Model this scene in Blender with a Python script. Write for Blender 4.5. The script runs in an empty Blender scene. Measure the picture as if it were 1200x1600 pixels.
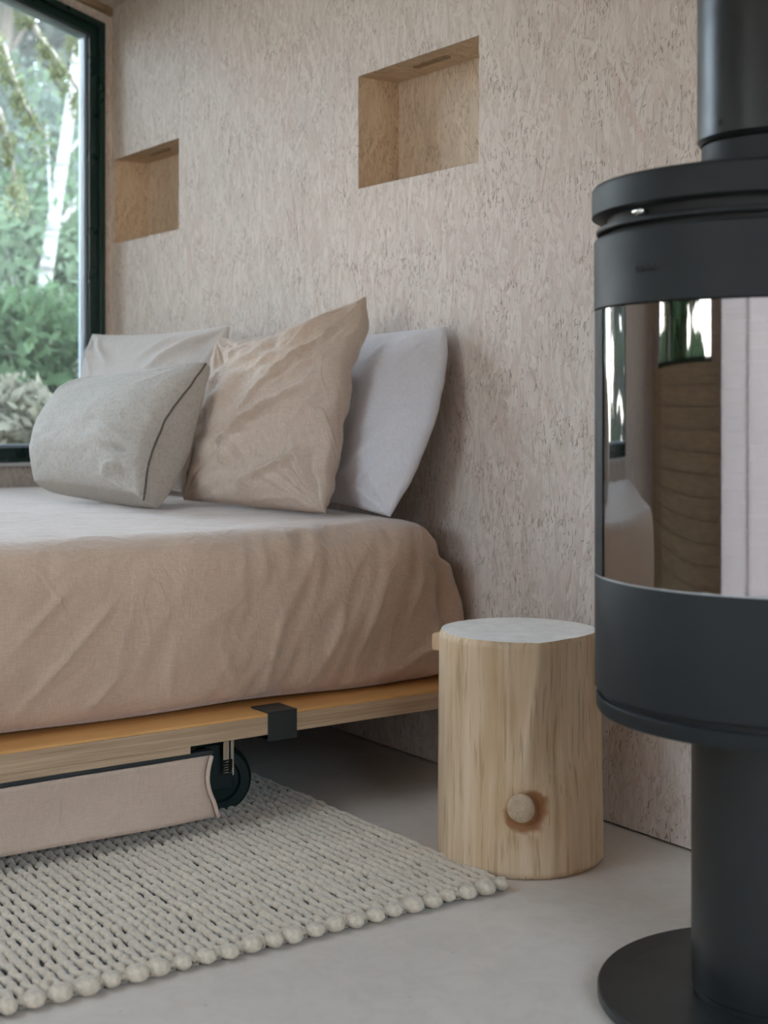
import bpy, bmesh, math, random
from mathutils import Vector, Matrix, noise
import numpy as np

SC = bpy.context.scene
COL = SC.collection
PI = math.pi

# ------------------------------------------------------------------ camera
cam_d = bpy.data.cameras.new('camera')
cam = bpy.data.objects.new('camera', cam_d)
COL.objects.link(cam)
cam_d.sensor_fit = 'VERTICAL'
cam_d.sensor_height = 36.0
cam_d.lens = 50.0
cam_d.shift_y = -165.0 / 1600.0
cam_d.clip_start = 0.05
cam_d.clip_end = 200
cam_d.dof.use_dof = True
cam_d.dof.focus_distance = 2.95
cam_d.dof.aperture_fstop = 4.0
cam.location = (0, 0, 0.9)
cam.rotation_euler = (PI / 2, 0, math.radians(55.1 - 90))
SC.camera = cam

# ------------------------------------------------------------------ world / light / exposure
SC.view_settings.view_transform = 'Standard'
SC.view_settings.look = 'None'
SC.view_settings.gamma = 1.0
SC.view_settings.use_curve_mapping = False
SC.view_settings.exposure = 0.10
W = bpy.data.worlds.new('overcast_sky')
SC.world = W
W.use_nodes = True
wn = W.node_tree
wn.nodes.clear()
wo = wn.nodes.new('ShaderNodeOutputWorld')
wb = wn.nodes.new('ShaderNodeBackground')
wtc = wn.nodes.new('ShaderNodeTexCoord')
wsep = wn.nodes.new('ShaderNodeSeparateXYZ')
wr = wn.nodes.new('ShaderNodeValToRGB')
wr.color_ramp.elements[0].position = 0.50
wr.color_ramp.elements[0].color = (1.0, 0.935, 0.86, 1)
wr.color_ramp.elements[1].position = 0.62
wr.color_ramp.elements[1].color = (0.64, 0.80, 1.0, 1)
wmr = wn.nodes.new('ShaderNodeMapRange')
wmr.inputs['From Min'].default_value = -1
wmr.inputs['From Max'].default_value = 1
wn.links.new(wtc.outputs['Generated'], wsep.inputs[0])
wn.links.new(wsep.outputs['Z'], wmr.inputs['Value'])
wn.links.new(wmr.outputs[0], wr.inputs['Fac'])
wn.links.new(wr.outputs['Color'], wb.inputs['Color'])
wb.inputs['Strength'].default_value = 14.0
wn.links.new(wb.outputs[0], wo.inputs[0])


def portal(name, loc, rot, sx, sy):
    l = bpy.data.lights.new(name, 'AREA')
    l.shape = 'RECTANGLE'
    l.size = sx
    l.size_y = sy
    l.cycles.is_portal = True
    o = bpy.data.objects.new(name, l)
    o.location = loc
    o.rotation_euler = rot
    COL.objects.link(o)


portal('daylight_portal', (1.06, 5.02, 1.80), (-PI / 2, 0, 0), 2.2, 2.4)
portal('daylight_portal', (-2.42, -0.1, 1.25), (PI / 2, 0, -PI / 2), 2.5, 2.3)
portal('daylight_portal', (-0.95, 3.0, 3.02), (0, math.radians(-16.7), 0), 0.7, 2.7)
portal('daylight_portal', (0.85, -1.72, 1.45), (PI / 2, 0, 0), 1.8, 1.5)

SC.cycles.max_bounces = 10
SC.cycles.diffuse_bounces = 6
SC.cycles.glossy_bounces = 4
SC.cycles.transmission_bounces = 6
SC.cycles.transparent_max_bounces = 12
SC.cycles.caustics_reflective = False
SC.cycles.caustics_refractive = False
SC.cycles.sample_clamp_indirect = 6.0


# ------------------------------------------------------------------ helpers
def new_mat(name, base=(0.5, 0.5, 0.5), rough=0.6, metal=0.0, spec=0.5):
    m = bpy.data.materials.new(name)
    m.use_nodes = True
    nt = m.node_tree
    b = nt.nodes['Principled BSDF']
    b.inputs['Base Color'].default_value = (*base, 1)
    b.inputs['Roughness'].default_value = rough
    b.inputs['Metallic'].default_value = metal
    b.inputs['Specular IOR Level'].default_value = spec
    return m, nt, b


class NT:
    """small node helper"""
    def __init__(s, nt):
        s.nt = nt

    def n(s, typ, **kw):
        nd = s.nt.nodes.new(typ)
        for k, v in kw.items():
            if k in nd.inputs.keys() if isinstance(k, str) else False:
                nd.inputs[k].default_value = v
            else:
                setattr(nd, k, v)
        return nd

    def link(s, a, b):
        s.nt.links.new(a, b)

    def math(s, op, a, b=None, clamp=False):
        nd = s.nt.nodes.new('ShaderNodeMath')
        nd.operation = op
        nd.use_clamp = clamp
        for i, v in enumerate((a, b)):
            if v is None:
                continue
            if isinstance(v, (int, float)):
                nd.inputs[i].default_value = v
            else:
                s.link(v, nd.inputs[i])
        return nd.outputs[0]

    def mixc(s, f, a, b, mode='MIX'):
        nd = s.nt.nodes.new('ShaderNodeMix')
        nd.data_type = 'RGBA'
        nd.blend_type = mode
        for i, v in ((0, f), (6, a), (7, b)):
            if isinstance(v, (int, float)):
                nd.inputs[i].default_value = v
            elif isinstance(v, tuple):
                nd.inputs[i].default_value = (*v, 1) if len(v) == 3 else v
            else:
                s.link(v, nd.inputs[i])
        return nd.outputs[2]

    def ramp(s, f, stops):
        nd = s.nt.nodes.new('ShaderNodeValToRGB')
        cr = nd.color_ramp
        while len(cr.elements) < len(stops):
            cr.elements.new(0.5)
        for e, (p, c) in zip(cr.elements, stops):
            e.position = p
            e.color = (*c, 1) if len(c) == 3 else c
        s.link(f, nd.inputs[0])
        return nd.outputs[0]

    def mapping(s, vec, scale=(1, 1, 1), rot=(0, 0, 0), loc=(0, 0, 0)):
        nd = s.nt.nodes.new('ShaderNodeMapping')
        nd.inputs['Location'].default_value = loc
        nd.inputs['Rotation'].default_value = rot
        nd.inputs['Scale'].default_value = scale
        s.link(vec, nd.inputs['Vector'])
        return nd.outputs[0]

    def noise(s, vec, scale, detail=3, rough=0.55, dist=0.0):
        nd = s.nt.nodes.new('ShaderNodeTexNoise')
        nd.inputs['Scale'].default_value = scale
        nd.inputs['Detail'].default_value = detail
        nd.inputs['Roughness'].default_value = rough
        nd.inputs['Distortion'].default_value = dist
        s.link(vec, nd.inputs['Vector'])
        return nd.outputs['Fac']

    def objco(s):
        return s.nt.nodes.new('ShaderNodeTexCoord').outputs['Object']

    def bump(s, h, bsdf, strength=0.3, dist=0.002):
        nd = s.nt.nodes.new('ShaderNodeBump')
        nd.inputs['Strength'].default_value = strength
        nd.inputs['Distance'].default_value = dist
        s.link(h, nd.inputs['Height'])
        s.link(nd.outputs[0], bsdf.inputs['Normal'])
        return nd


def link_obj(name, me, parent=None):
    o = bpy.data.objects.new(name, me)
    COL.objects.link(o)
    if parent:
        o.parent = parent
    return o


def mesh_obj(name, verts, faces, mat=None, parent=None, smooth=False):
    me = bpy.data.meshes.new(name)
    me.from_pydata(verts, [], faces)
    me.update()
    if mat:
        me.materials.append(mat)
    if smooth:
        me.polygons.foreach_set('use_smooth', [True] * len(me.polygons))
    return link_obj(name, me, parent)


def bm_obj(name, bm, mat=None, parent=None, smooth=False, bevel=0.0, seg=2, angle=None):
    me = bpy.data.meshes.new(name)
    bmesh.ops.recalc_face_normals(bm, faces=bm.faces)
    bm.to_mesh(me)
    bm.free()
    if mat:
        for mm in (mat if isinstance(mat, (list, tuple)) else [mat]):
            me.materials.append(mm)
    o = link_obj(name, me, parent)
    if bevel:
        md = o.modifiers.new('bevel', 'BEVEL')
        md.width = bevel
        md.segments = seg
        md.limit_method = 'ANGLE'
        md.angle_limit = math.radians(40)
    if smooth:
        me.polygons.foreach_set('use_smooth', [True] * len(me.polygons))
        if angle:
            me.set_sharp_from_angle(angle=math.radians(angle))
    return o


def add_box(bm, x0, x1, y0, y1, z0, z1):
    vs = [bm.verts.new((x, y, z)) for z in (z0, z1) for y in (y0, y1) for x in (x0, x1)]
    for f in ((0, 2, 3, 1), (4, 5, 7, 6), (0, 1, 5, 4), (2, 6, 7, 3), (0, 4, 6, 2), (1, 3, 7, 5)):
        bm.faces.new([vs[i] for i in f])


def box(name, x0, x1, y0, y1, z0, z1, mat, parent=None, bevel=0.0):
    bm = bmesh.new()
    add_box(bm, x0, x1, y0, y1, z0, z1)
    return bm_obj(name, bm, mat, parent, bevel=bevel)


def add_prism(bm, pts, axis, a, b):
    """extrude a 2-D polygon between a and b along axis; pts in the other two axes (in xyz order)"""
    def P(p, t):
        if axis == 'y':
            return (p[0], t, p[1])
        if axis == 'x':
            return (t, p[0], p[1])
        return (p[0], p[1], t)
    v0 = [bm.verts.new(P(p, a)) for p in pts]
    v1 = [bm.verts.new(P(p, b)) for p in pts]
    bm.faces.new(v0)
    bm.faces.new(list(reversed(v1)))
    n = len(pts)
    for i in range(n):
        bm.faces.new((v0[i], v1[i], v1[(i + 1) % n], v0[(i + 1) % n]))


def lathe(name, prof, cx, cy, mat, parent=None, seg=128, a0=0.0, a1=2 * PI, smooth=True, angle=30, closed_prof=False):
    """revolve (r, z) profile about a vertical axis"""
    full = abs(a1 - a0 - 2 * PI) < 1e-6
    n = seg if full else seg + 1
    vs, fs = [], []
    for i in range(n):
        a = a0 + (a1 - a0) * i / seg
        for r, z in prof:
            vs.append((cx + r * math.cos(a), cy + r * math.sin(a), z))
    k = len(prof)
    rng = seg
    for i in range(rng):
        j = (i + 1) % n
        for t in range(k if closed_prof else k - 1):
            t2 = (t + 1) % k
            fs.append((i * k + t, j * k + t, j * k + t2, i * k + t2))
    if closed_prof and not full:
        fs.append(tuple(range(k)))
        fs.append(tuple(reversed(range((n - 1) * k, n * k))))
    o = mesh_obj(name, vs, fs, mat, parent, smooth)
    bm = bmesh.new()
    bm.from_mesh(o.data)
    bmesh.ops.remove_doubles(bm, verts=bm.verts, dist=1e-5)
    bmesh.ops.recalc_face_normals(bm, faces=bm.faces)
    bm.to_mesh(o.data)
    bm.free()
    if smooth:
        o.data.set_sharp_from_angle(angle=math.radians(angle))
    return o


def add_tube(bm, pts, rads, seg=8, cap=True):
    rings = []
    for i, p in enumerate(pts):
        p = Vector(p)
        d = (Vector(pts[min(i + 1, len(pts) - 1)]) - Vector(pts[max(i - 1, 0)])).normalized()
        up = Vector((0, 0, 1)) if abs(d.z) < 0.95 else Vector((1, 0, 0))
        a = d.cross(up).normalized()
        b = a.cross(d).normalized()
        r = rads[i] if isinstance(rads, (list, tuple)) else rads
        rings.append([bm.verts.new(p + a * (r * math.cos(2 * PI * k / seg)) + b * (r * math.sin(2 * PI * k / seg))) for k in range(seg)])
    for i in range(len(rings) - 1):
        for k in range(seg):
            k2 = (k + 1) % seg
            bm.faces.new((rings[i][k], rings[i][k2], rings[i + 1][k2], rings[i + 1][k]))
    if cap:
        bm.faces.new(list(reversed(rings[0])))
        bm.faces.new(rings[-1])


def empty(name, loc=(0, 0, 0)):
    o = bpy.data.objects.new(name, None)
    o.location = loc
    o.empty_display_size = 0.1
    COL.objects.link(o)
    return o


def tag(o, label, cat, group=None):
    o['label'] = label
    o['category'] = cat
    if group:
        o['group'] = group
    return o


def structure(o):
    o['kind'] = 'structure'
    return o


def adopt(root):
    """children were built in world coordinates: keep them there"""
    bpy.context.view_layer.update()
    inv = root.matrix_world.inverted()
    for c in root.children:
        c.matrix_parent_inverse = inv


def fbm(p, o=3):
    s, a = 0.0, 1.0
    for i in range(o):
        s += a * noise.noise(p)
        p = p * 2.03
        a *= 0.5
    return s


def sstep(a, b, x):
    t = min(1.0, max(0.0, (x - a) / (b - a)))
    return t * t * (3 - 2 * t)


# ------------------------------------------------------------------ materials
def osb(name, ax, tint=(1, 1, 1)):
    m, nt, b = new_mat(name, rough=0.62, spec=0.3)
    N = NT(nt)
    sep = N.n('ShaderNodeSeparateXYZ')
    N.link(N.objco(), sep.inputs[0])
    comb = N.n('ShaderNodeCombineXYZ')
    N.link(sep.outputs[ax[0]], comb.inputs[0])
    N.link(sep.outputs[ax[1]], comb.inputs[1])
    uv = comb.outputs[0]
    # warp, so that strand outlines are torn, not ruled
    wz = N.n('ShaderNodeTexNoise')
    wz.inputs['Scale'].default_value = 7
    wz.inputs['Detail'].default_value = 5
    N.link(uv, wz.inputs['Vector'])
    va = N.n('ShaderNodeVectorMath', operation='MULTIPLY_ADD')
    N.link(wz.outputs['Color'], va.inputs[0])
    va.inputs[1].default_value = (0.020, 0.020, 0)
    N.link(uv, va.inputs[2])
    wuv = va.outputs[0]
    best = None
    edge = None
    layers = [(4, 0.016, 0.10), (-12, 0.013, 0.085), (24, 0.020, 0.11), (-38, 0.012, 0.07), (62, 0.014, 0.07)]
    for i, (ang, w, l) in enumerate(layers):
        mp = N.mapping(wuv, rot=(0, 0, math.radians(ang)), loc=(i * 3.7, i * 1.3, 0))
        mp = N.mapping(mp, scale=(1 / w, 1 / l, 1))
        v = N.n('ShaderNodeTexVoronoi')
        v.voronoi_dimensions = '2D'
        v.inputs['Scale'].default_value = 1.0
        N.link(mp, v.inputs['Vector'])
        sc = N.n('ShaderNodeSeparateColor')
        N.link(v.outputs['Color'], sc.inputs[0])
        r = N.math('MULTIPLY', sc.outputs[0], (1.0, 1.0, 0.93, 0.85, 0.8)[i])
        # thin torn edge of the strand
        e = N.math('SUBTRACT', v.outputs['Distance'], 0.52)
        e = N.math('MULTIPLY', e, 3.0, clamp=True)
        if best is None:
            best, edge, hue = r, e, sc.outputs[1]
        else:
            g = N.math('GREATER_THAN', r, best)
            mx = N.n('ShaderNodeMix')
            N.link(g, mx.inputs[0]); N.link(edge, mx.inputs[2]); N.link(e, mx.inputs[3])
            edge = mx.outputs[0]
            mh = N.n('ShaderNodeMix')
            N.link(g, mh.inputs[0]); N.link(hue, mh.inputs[2]); N.link(sc.outputs[1], mh.inputs[3])
            hue = mh.outputs[0]
            best = N.math('MAXIMUM', r, best)
    T = lambda c: tuple(a * t for a, t in zip(c, tint))
    col = N.ramp(hue, [(0.0, T((0.604, 0.510, 0.437))), (0.3, T((0.652, 0.569, 0.500))), (0.6, T((0.685, 0.605, 0.540))), (0.86, T((0.711, 0.633, 0.562))), (1.0, T((0.625, 0.505, 0.437)))])
    # grain in the strands
    gr = N.noise(N.mapping(uv, scale=(260, 26, 1)), 1.0, 3)
    grc = N.ramp(gr, [(0.3, (0.90, 0.89, 0.88)), (0.6, (1.02, 1.02, 1.02))])
    col = N.mixc(1.0, col, grc, 'MULTIPLY')
    ed = N.math('MULTIPLY', edge, N.math('GREATER_THAN', hue, 0.35))
    col = N.mixc(N.math('MULTIPLY', ed, 0.40), col, (0.30, 0.23, 0.165))
    # dark slits and bark flecks, patchy
    fl = None
    for i, (ang, w, l, th) in enumerate(((-8, 0.006, 0.034, 0.80), (14, 0.007, 0.030, 0.84), (-50, 0.005, 0.018, 0.82), (3, 0.0035, 0.09, 0.90))):
        mp = N.mapping(wuv, rot=(0, 0, math.radians(ang)), loc=(i * 5.1 + 2, i, 0))
        mp = N.mapping(mp, scale=(1 / w, 1 / l, 1))
        v = N.n('ShaderNodeTexVoronoi')
        v.voronoi_dimensions = '2D'
        v.inputs['Scale'].default_value = 1.0
        N.link(mp, v.inputs['Vector'])
        sc = N.n('ShaderNodeSeparateColor')
        N.link(v.outputs['Color'], sc.inputs[0])
        on = N.math('GREATER_THAN', sc.outputs[2], th)
        sh = N.math('MULTIPLY', N.math('SUBTRACT', 0.30, v.outputs['Distance']), 7.0, clamp=True)
        k = N.math('MULTIPLY', on, sh)
        fl = k if fl is None else N.math('MAXIMUM', fl, k)
    patch = N.ramp(N.noise(uv, 9, 3), [(0.40, (0.12,) * 3), (0.62, (1,) * 3)])
    fl = N.math('MULTIPLY', fl, patch)
    col = N.mixc(N.math('MULTIPLY', fl, 0.75), col, (0.17, 0.12, 0.08))
    big = N.ramp(N.noise(uv, 1.3, 3), [(0.3, (0.95, 0.95, 0.96)), (0.7, (1.03, 1.0, 0.98))])
    col = N.mixc(1.0, col, big, 'MULTIPLY')
    N.link(col, b.inputs['Base Color'])
    h = N.math('ADD', N.math('MULTIPLY', best, 0.6), N.math('MULTIPLY', gr, 0.25))
    h = N.math('SUBTRACT', h, N.math('MULTIPLY', edge, 0.35))
    h = N.math('SUBTRACT', h, N.math('MULTIPLY', fl, 1.0))
    N.bump(h, b, 0.2, 0.003)
    return m


M = {}
M['osb_x'] = osb('osb_board_side', (1, 2))
M['osb_y'] = osb('osb_board_end', (0, 2))
M['osb_z'] = osb('osb_board_flat', (0, 1))
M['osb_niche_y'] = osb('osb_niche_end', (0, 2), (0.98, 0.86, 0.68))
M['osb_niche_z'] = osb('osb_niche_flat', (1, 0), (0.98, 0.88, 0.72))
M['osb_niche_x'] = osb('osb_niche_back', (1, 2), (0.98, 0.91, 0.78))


def wood(name, c1, c2, scale=(3, 60, 60), rough=0.5, bump=0.15, dark=None):
    m, nt, b = new_mat(name, rough=rough, spec=0.35)
    N = NT(nt)
    co = N.objco()
    g = N.noise(N.mapping(co, scale=scale), 1.0, 5, 0.6, 0.4)
    g2 = N.noise(N.mapping(co, scale=tuple(s * 3.5 for s in scale)), 1.0, 3)
    mix = N.math('ADD', N.math('MULTIPLY', g, 0.7), N.math('MULTIPLY', g2, 0.3))
    col = N.ramp(mix, [(0.36, c1), (0.5, tuple((a + c) / 2 for a, c in zip(c1, c2))), (0.64, c2)])
    if dark:
        d = N.noise(N.mapping(co, scale=tuple(s * 1.7 for s in scale), loc=(3, 1, 2)), 1.0, 2)
        dm = N.ramp(d, [(0.60, (0, 0, 0)), (0.70, (1, 1, 1))])
        col = N.mixc(N.math('MULTIPLY', dm, 0.45), col, dark)
    N.link(col, b.inputs['Base Color'])
    N.bump(mix, b, bump, 0.002)
    return m


M['rail_wood'] = wood('oak_rail', (0.36, 0.235, 0.14), (0.54, 0.38, 0.24), (2.5, 70, 90), dark=(0.24, 0.15, 0.09))
M['ply'] = wood('plywood_ledge', (0.60, 0.29, 0.09), (0.70, 0.37, 0.13), (4, 30, 30), rough=0.4)
M['batten'] = wood('brown_batten', (0.20, 0.13, 0.07), (0.34, 0.24, 0.14), (8, 40, 40))
M['boards'] = wood('larch_boarding', (0.52, 0.40, 0.27), (0.68, 0.54, 0.38), (50, 2, 60))


def linen(name, col, var=0.06, weave=1.0, rough=0.85, speck=None, sheen=0.25, crease_amt=0.6):
    m, nt, b = new_mat(name, rough=rough, spec=0.15)
    N = NT(nt)
    co = N.objco()
    big = N.noise(co, 7, 3)
    n1 = N.noise(N.mapping(co, scale=(1, 1, 1)), 260, 2)
    # slubby threads both ways
    th = N.noise(N.mapping(co, scale=(600, 60, 60)), 1.0, 2)
    tv = N.noise(N.mapping(co, scale=(60, 60, 600)), 1.0, 2)
    lo = tuple(c * (1 - var) for c in col)
    hi = tuple(min(1, c * (1 + var)) for c in col)
    c = N.mixc(big, lo, hi)
    w = N.math('ADD', N.math('MULTIPLY', th, 0.5), N.math('MULTIPLY', tv, 0.5))
    wc = N.ramp(w, [(0.35, (0.86,) * 3), (0.62, (1.06,) * 3)])
    c = N.mixc(0.9 * weave, c, wc, 'MULTIPLY')
    if speck:
        sp = N.ramp(N.noise(co, 95, 4, 0.7), [(0.38, (1, 1, 1)), (0.5, (0, 0, 0))])
        c = N.mixc(N.math('MULTIPLY', sp, 0.5), c, speck)
    N.link(c, b.inputs['Base Color'])
    b.inputs['Sheen Weight'].default_value = sheen
    b.inputs['Sheen Roughness'].default_value = 0.5
    h = N.math('ADD', w, N.math('MULTIPLY', n1, 0.6))
    fine = N.math('MULTIPLY', h, 0.35)
    cr = N.noise(co, 26, 4, 0.6, 0.5)
    rid = N.math('ABSOLUTE', N.math('SUBTRACT', N.noise(N.mapping(co, scale=(1, 1, 0.6), rot=(0.3, 0.5, 0.4)), 9, 3, 0.5, 0.9), 0.5))
    rid = N.math('MULTIPLY', N.math('SUBTRACT', 0.10, rid), 14.0, clamp=True)
    h2 = N.math('ADD', N.math('ADD', fine, N.math('MULTIPLY', cr, 1.3)), N.math('MULTIPLY', rid, crease_amt))
    N.bump(h2, b, 0.6 * weave, 0.003)
    return m


M['linen_sand'] = linen('sand_linen', (0.53, 0.375, 0.27), sheen=0.5)
M['linen_sham'] = linen('sand_linen_sham', (0.57, 0.455, 0.365), 0.04, crease_amt=1.0)
M['cotton_white'] = linen('white_cotton', (0.68, 0.655, 0.67), 0.02, 0.6)
M['linen_pale'] = linen('pale_linen', (0.58, 0.53, 0.49), 0.04, 0.6)
M['felt_grey'] = linen('grey_melange_felt', (0.47, 0.435, 0.385), 0.08, 1.0, crease_amt=0.15, speck=(0.34, 0.31, 0.26))
M['canvas'] = linen('beige_canvas', (0.56, 0.42, 0.325), 0.04, 0.8)
M['wool'] = linen('greige_wool_yarn', (0.64, 0.525, 0.395), 0.10, 1.0, crease_amt=0.0, speck=(0.44, 0.38, 0.30), sheen=0.4)
M['mat_dark'] = new_mat('dark_rug_backing', (0.05, 0.042, 0.034), 0.95)[0]
M['seam'] = new_mat('dark_seam_cord', (0.10, 0.085, 0.065), 0.9)[0]

# floor: smooth pale concrete with smudges
m, nt, b = new_mat('polished_concrete', rough=0.42, spec=0.35)
N = NT(nt)
co = N.objco()
c1 = N.ramp(N.noise(co, 2.2, 5, 0.6, 0.6), [(0.3, (0.61, 0.535, 0.465)), (0.7, (0.69, 0.615, 0.54))])
c2 = N.ramp(N.noise(co, 17, 5, 0.7, 1.2), [(0.35, (0.95, 0.95, 0.95)), (0.6, (1.03, 1.03, 1.03))])
col = N.mixc(1.0, c1, c2, 'MULTIPLY')
v = N.n('ShaderNodeTexVoronoi')
v.inputs['Scale'].default_value = 9
N.link(co, v.inputs['Vector'])
pit = N.math('LESS_THAN', v.outputs['Distance'], 0.035)
col = N.mixc(N.math('MULTIPLY', pit, 0.25), col, (0.2, 0.18, 0.16))
N.link(col, b.inputs['Base Color'])
N.link(N.ramp(N.noise(co, 5, 4), [(0.3, (0.36,) * 3), (0.7, (0.50,) * 3)]), b.inputs['Roughness'])
N.bump(N.noise(co, 60, 3), b, 0.05, 0.002)
M['concrete'] = m


def painted(name, col, rough, bumpy=0.12, spec=0.5, metal=0.0):
    m, nt, b = new_mat(name, col, rough, metal, spec)
    N = NT(nt)
    co = N.objco()
    N.link(N.ramp(N.noise(co, 8, 3), [(0.3, (max(0.02, rough - 0.05),) * 3), (0.7, (rough + 0.05,) * 3)]), b.inputs['Roughness'])
    if bumpy:
        N.bump(N.noise(co, 900, 2), b, bumpy, 0.0006)
    return m


M['stove'] = painted('stove_black_paint', (0.014, 0.017, 0.018), 0.50, spec=0.3)
M['stove_satin'] = painted('stove_satin_black', (0.012, 0.014, 0.014), 0.36, 0.05)
M['stove_edge'] = painted('stove_gap_black', (0.010, 0.011, 0.011), 0.6)
M['stove_seal'] = painted('pale_glass_seal', (0.45, 0.46, 0.46), 0.35, 0.0)
M['logo'] = painted('stove_emblem', (0.012, 0.014, 0.014), 0.5, 0.0)
M['chrome'] = painted('polished_steel', (0.75, 0.75, 0.73), 0.2, 0.0, metal=1.0)
M['brick'] = painted('firebox_lining', (0.42, 0.34, 0.25), 0.9)
M['steel_black'] = painted('black_steel', (0.018, 0.022, 0.022), 0.45)
M['rubber'] = painted('dark_green_rubber', (0.003, 0.012, 0.009), 0.5, 0.2, spec=0.3)
M['frame_green'] = painted('dark_green_window_frame', (0.006, 0.026, 0.022), 0.3, 0.05)
M['bead'] = painted('grey_glazing_bead', (0.30, 0.36, 0.42), 0.35, 0.0)
M['sill'] = painted('pale_sill', (0.62, 0.64, 0.62), 0.4, 0.0)
M['white_curtain'] = linen('white_curtain', (0.75, 0.72, 0.72), 0.02, 0.3)

m = bpy.data.materials.new('window_glass')
m.use_nodes = True
nt = m.node_tree
nt.nodes.clear()
N = NT(nt)
out = N.n('ShaderNodeOutputMaterial')
tr = N.n('ShaderNodeBsdfTransparent')
tr.inputs[0].default_value = (0.945, 0.96, 0.95, 1)
gl = N.n('ShaderNodeBsdfGlossy')
gl.inputs['Roughness'].default_value = 0.03
fr = N.n('ShaderNodeFresnel')
fr.inputs[0].default_value = 1.45
mx = N.n('ShaderNodeMixShader')
N.link(fr.outputs[0], mx.inputs[0])
N.link(tr.outputs[0], mx.inputs[1])
N.link(gl.outputs[0], mx.inputs[2])
N.link(mx.outputs[0], out.inputs[0])
M['glass'] = m

# stove glass: smoked, with a strongly reflecting coat
m = bpy.data.materials.new('smoked_stove_glass')
m.use_nodes = True
nt = m.node_tree
nt.nodes.clear()
N = NT(nt)
out = N.n('ShaderNodeOutputMaterial')
tr = N.n('ShaderNodeBsdfTransparent')
tr.inputs[0].default_value = (0.42, 0.40, 0.37, 1)
gl = N.n('ShaderNodeBsdfGlossy')
gl.inputs['Roughness'].default_value = 0.02
gl.inputs['Color'].default_value = (0.96, 0.93, 0.92, 1)
lw = N.n('ShaderNodeLayerWeight')
lw.inputs[0].default_value = 0.35
f = N.math('ADD', N.math('MULTIPLY', lw.outputs['Fresnel'], 0.7), 0.27, clamp=True)
mx = N.n('ShaderNodeMixShader')
N.link(f, mx.inputs[0])
N.link(tr.outputs[0], mx.inputs[1])
N.link(gl.outputs[0], mx.inputs[2])
N.link(mx.outputs[0], out.inputs[0])
M['stove_glass'] = m


def leafmat(name, c1, c2, trans=0.35):
    m = bpy.data.materials.new(name)
    m.use_nodes = True
    nt = m.node_tree
    nt.nodes.clear()
    N = NT(nt)
    out = N.n('ShaderNodeOutputMaterial')
    col = N.ramp(N.noise(N.objco(), 2.5, 4), [(0.35, c1), (0.65, c2)])
    d = N.n('ShaderNodeBsdfDiffuse')
    t = N.n('ShaderNodeBsdfTranslucent')
    N.link(col, d.inputs[0])
    N.link(col, t.inputs[0])
    mx = N.n('ShaderNodeMixShader')
    mx.inputs[0].default_value = trans
    N.link(d.outputs[0], mx.inputs[1])
    N.link(t.outputs[0], mx.inputs[2])
    N.link(mx.outputs[0], out.inputs[0])
    return m


M['leaf_green'] = leafmat('fresh_green_leaves', (0.045, 0.075, 0.035), (0.09, 0.13, 0.07))
M['leaf_pale'] = leafmat('pale_green_leaves', (0.09, 0.13, 0.075), (0.15, 0.19, 0.125))
M['leaf_misty'] = leafmat('haze_tinted_leaves', (0.09, 0.12, 0.09), (0.15, 0.18, 0.15))  # distant haze is partly painted into this leaf colour
M['leaf_moss'] = leafmat('olive_moss', (0.09, 0.10, 0.045), (0.20, 0.205, 0.12))
M['leaf_dry'] = leafmat('dry_straw_leaves', (0.13, 0.12, 0.085), (0.20, 0.185, 0.15))
M['bark_dark'] = wood('grey_brown_bark', (0.10, 0.085, 0.065), (0.26, 0.23, 0.19), (30, 30, 4), rough=0.9, bump=0.5)
m, nt, b = new_mat('birch_bark', rough=0.7)
N = NT(nt)
co = N.objco()
w = N.noise(N.mapping(co, scale=(4, 4, 30)), 1.0, 4)
N.link(N.ramp(w, [(0.38, (0.10, 0.09, 0.08)), (0.5, (0.24, 0.23, 0.21)), (0.7, (0.33, 0.31, 0.29))]), b.inputs['Base Color'])
M['birch'] = m
m, nt, b = new_mat('forest_ground', rough=0.95)
N = NT(nt)
N.link(N.ramp(N.noise(N.objco(), 1.7, 6, 0.7), [(0.35, (0.07, 0.085, 0.045)), (0.55, (0.11, 0.12, 0.07)), (0.7, (0.15, 0.13, 0.10))]), b.inputs['Base Color'])
M['ground'] = m

# ------------------------------------------------------------------ room shell
XW = 2.15          # niche wall
YB = 4.82          # window wall
XL, YF = -2.2, -1.5
TH = 0.2


def ceil_z(x):
    return 2.345 + 0.30 * (XW - x) if x > 0 else 2.345 + 0.30 * XW - 0.30 * (-x)


structure(box('floor', XL - 0.2, XW + 0.2, YF - 0.2, YB + 0.2, -0.12, 0.0, M['concrete']))

# niche wall with two recesses cut into it
NI = [(4.275, 4.795, 1.490, 1.795), (2.682, 3.204, 1.490, 1.795)]
bm = bmesh.new()
ys = sorted({YF - 0.2, YB + 0.0, *[n[0] for n in NI], *[n[1] for n in NI]})
zs = [0.006, 1.490, 1.795, 2.345]
for i in range(len(ys) - 1):
    for j in range(3):
        yc = (ys[i] + ys[i + 1]) / 2
        if j == 1 and any(n[0] < yc < n[1] for n in NI):
            continue
        add_box(bm, XW, XW + TH, ys[i], ys[i + 1], zs[j], zs[j + 1])
bmesh.ops.remove_doubles(bm, verts=bm.verts, dist=1e-5)
seen = {}
for f in list(bm.faces):          # drop the inner faces between cells
    key = tuple(round(c, 4) for c in f.calc_center_median())
    seen.setdefault(key, []).append(f)
dead = [f for fs in seen.values() if len(fs) > 1 for f in fs]
bmesh.ops.delete(bm, geom=dead, context='FACES_ONLY')
wall_right = structure(bm_obj('wall_right', bm, M['osb_x']))
box('shadow_gap', XW + 0.012, XW + TH, YF - 0.2, YB, 0.0, 0.006, M['steel_black'], wall_right)
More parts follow.
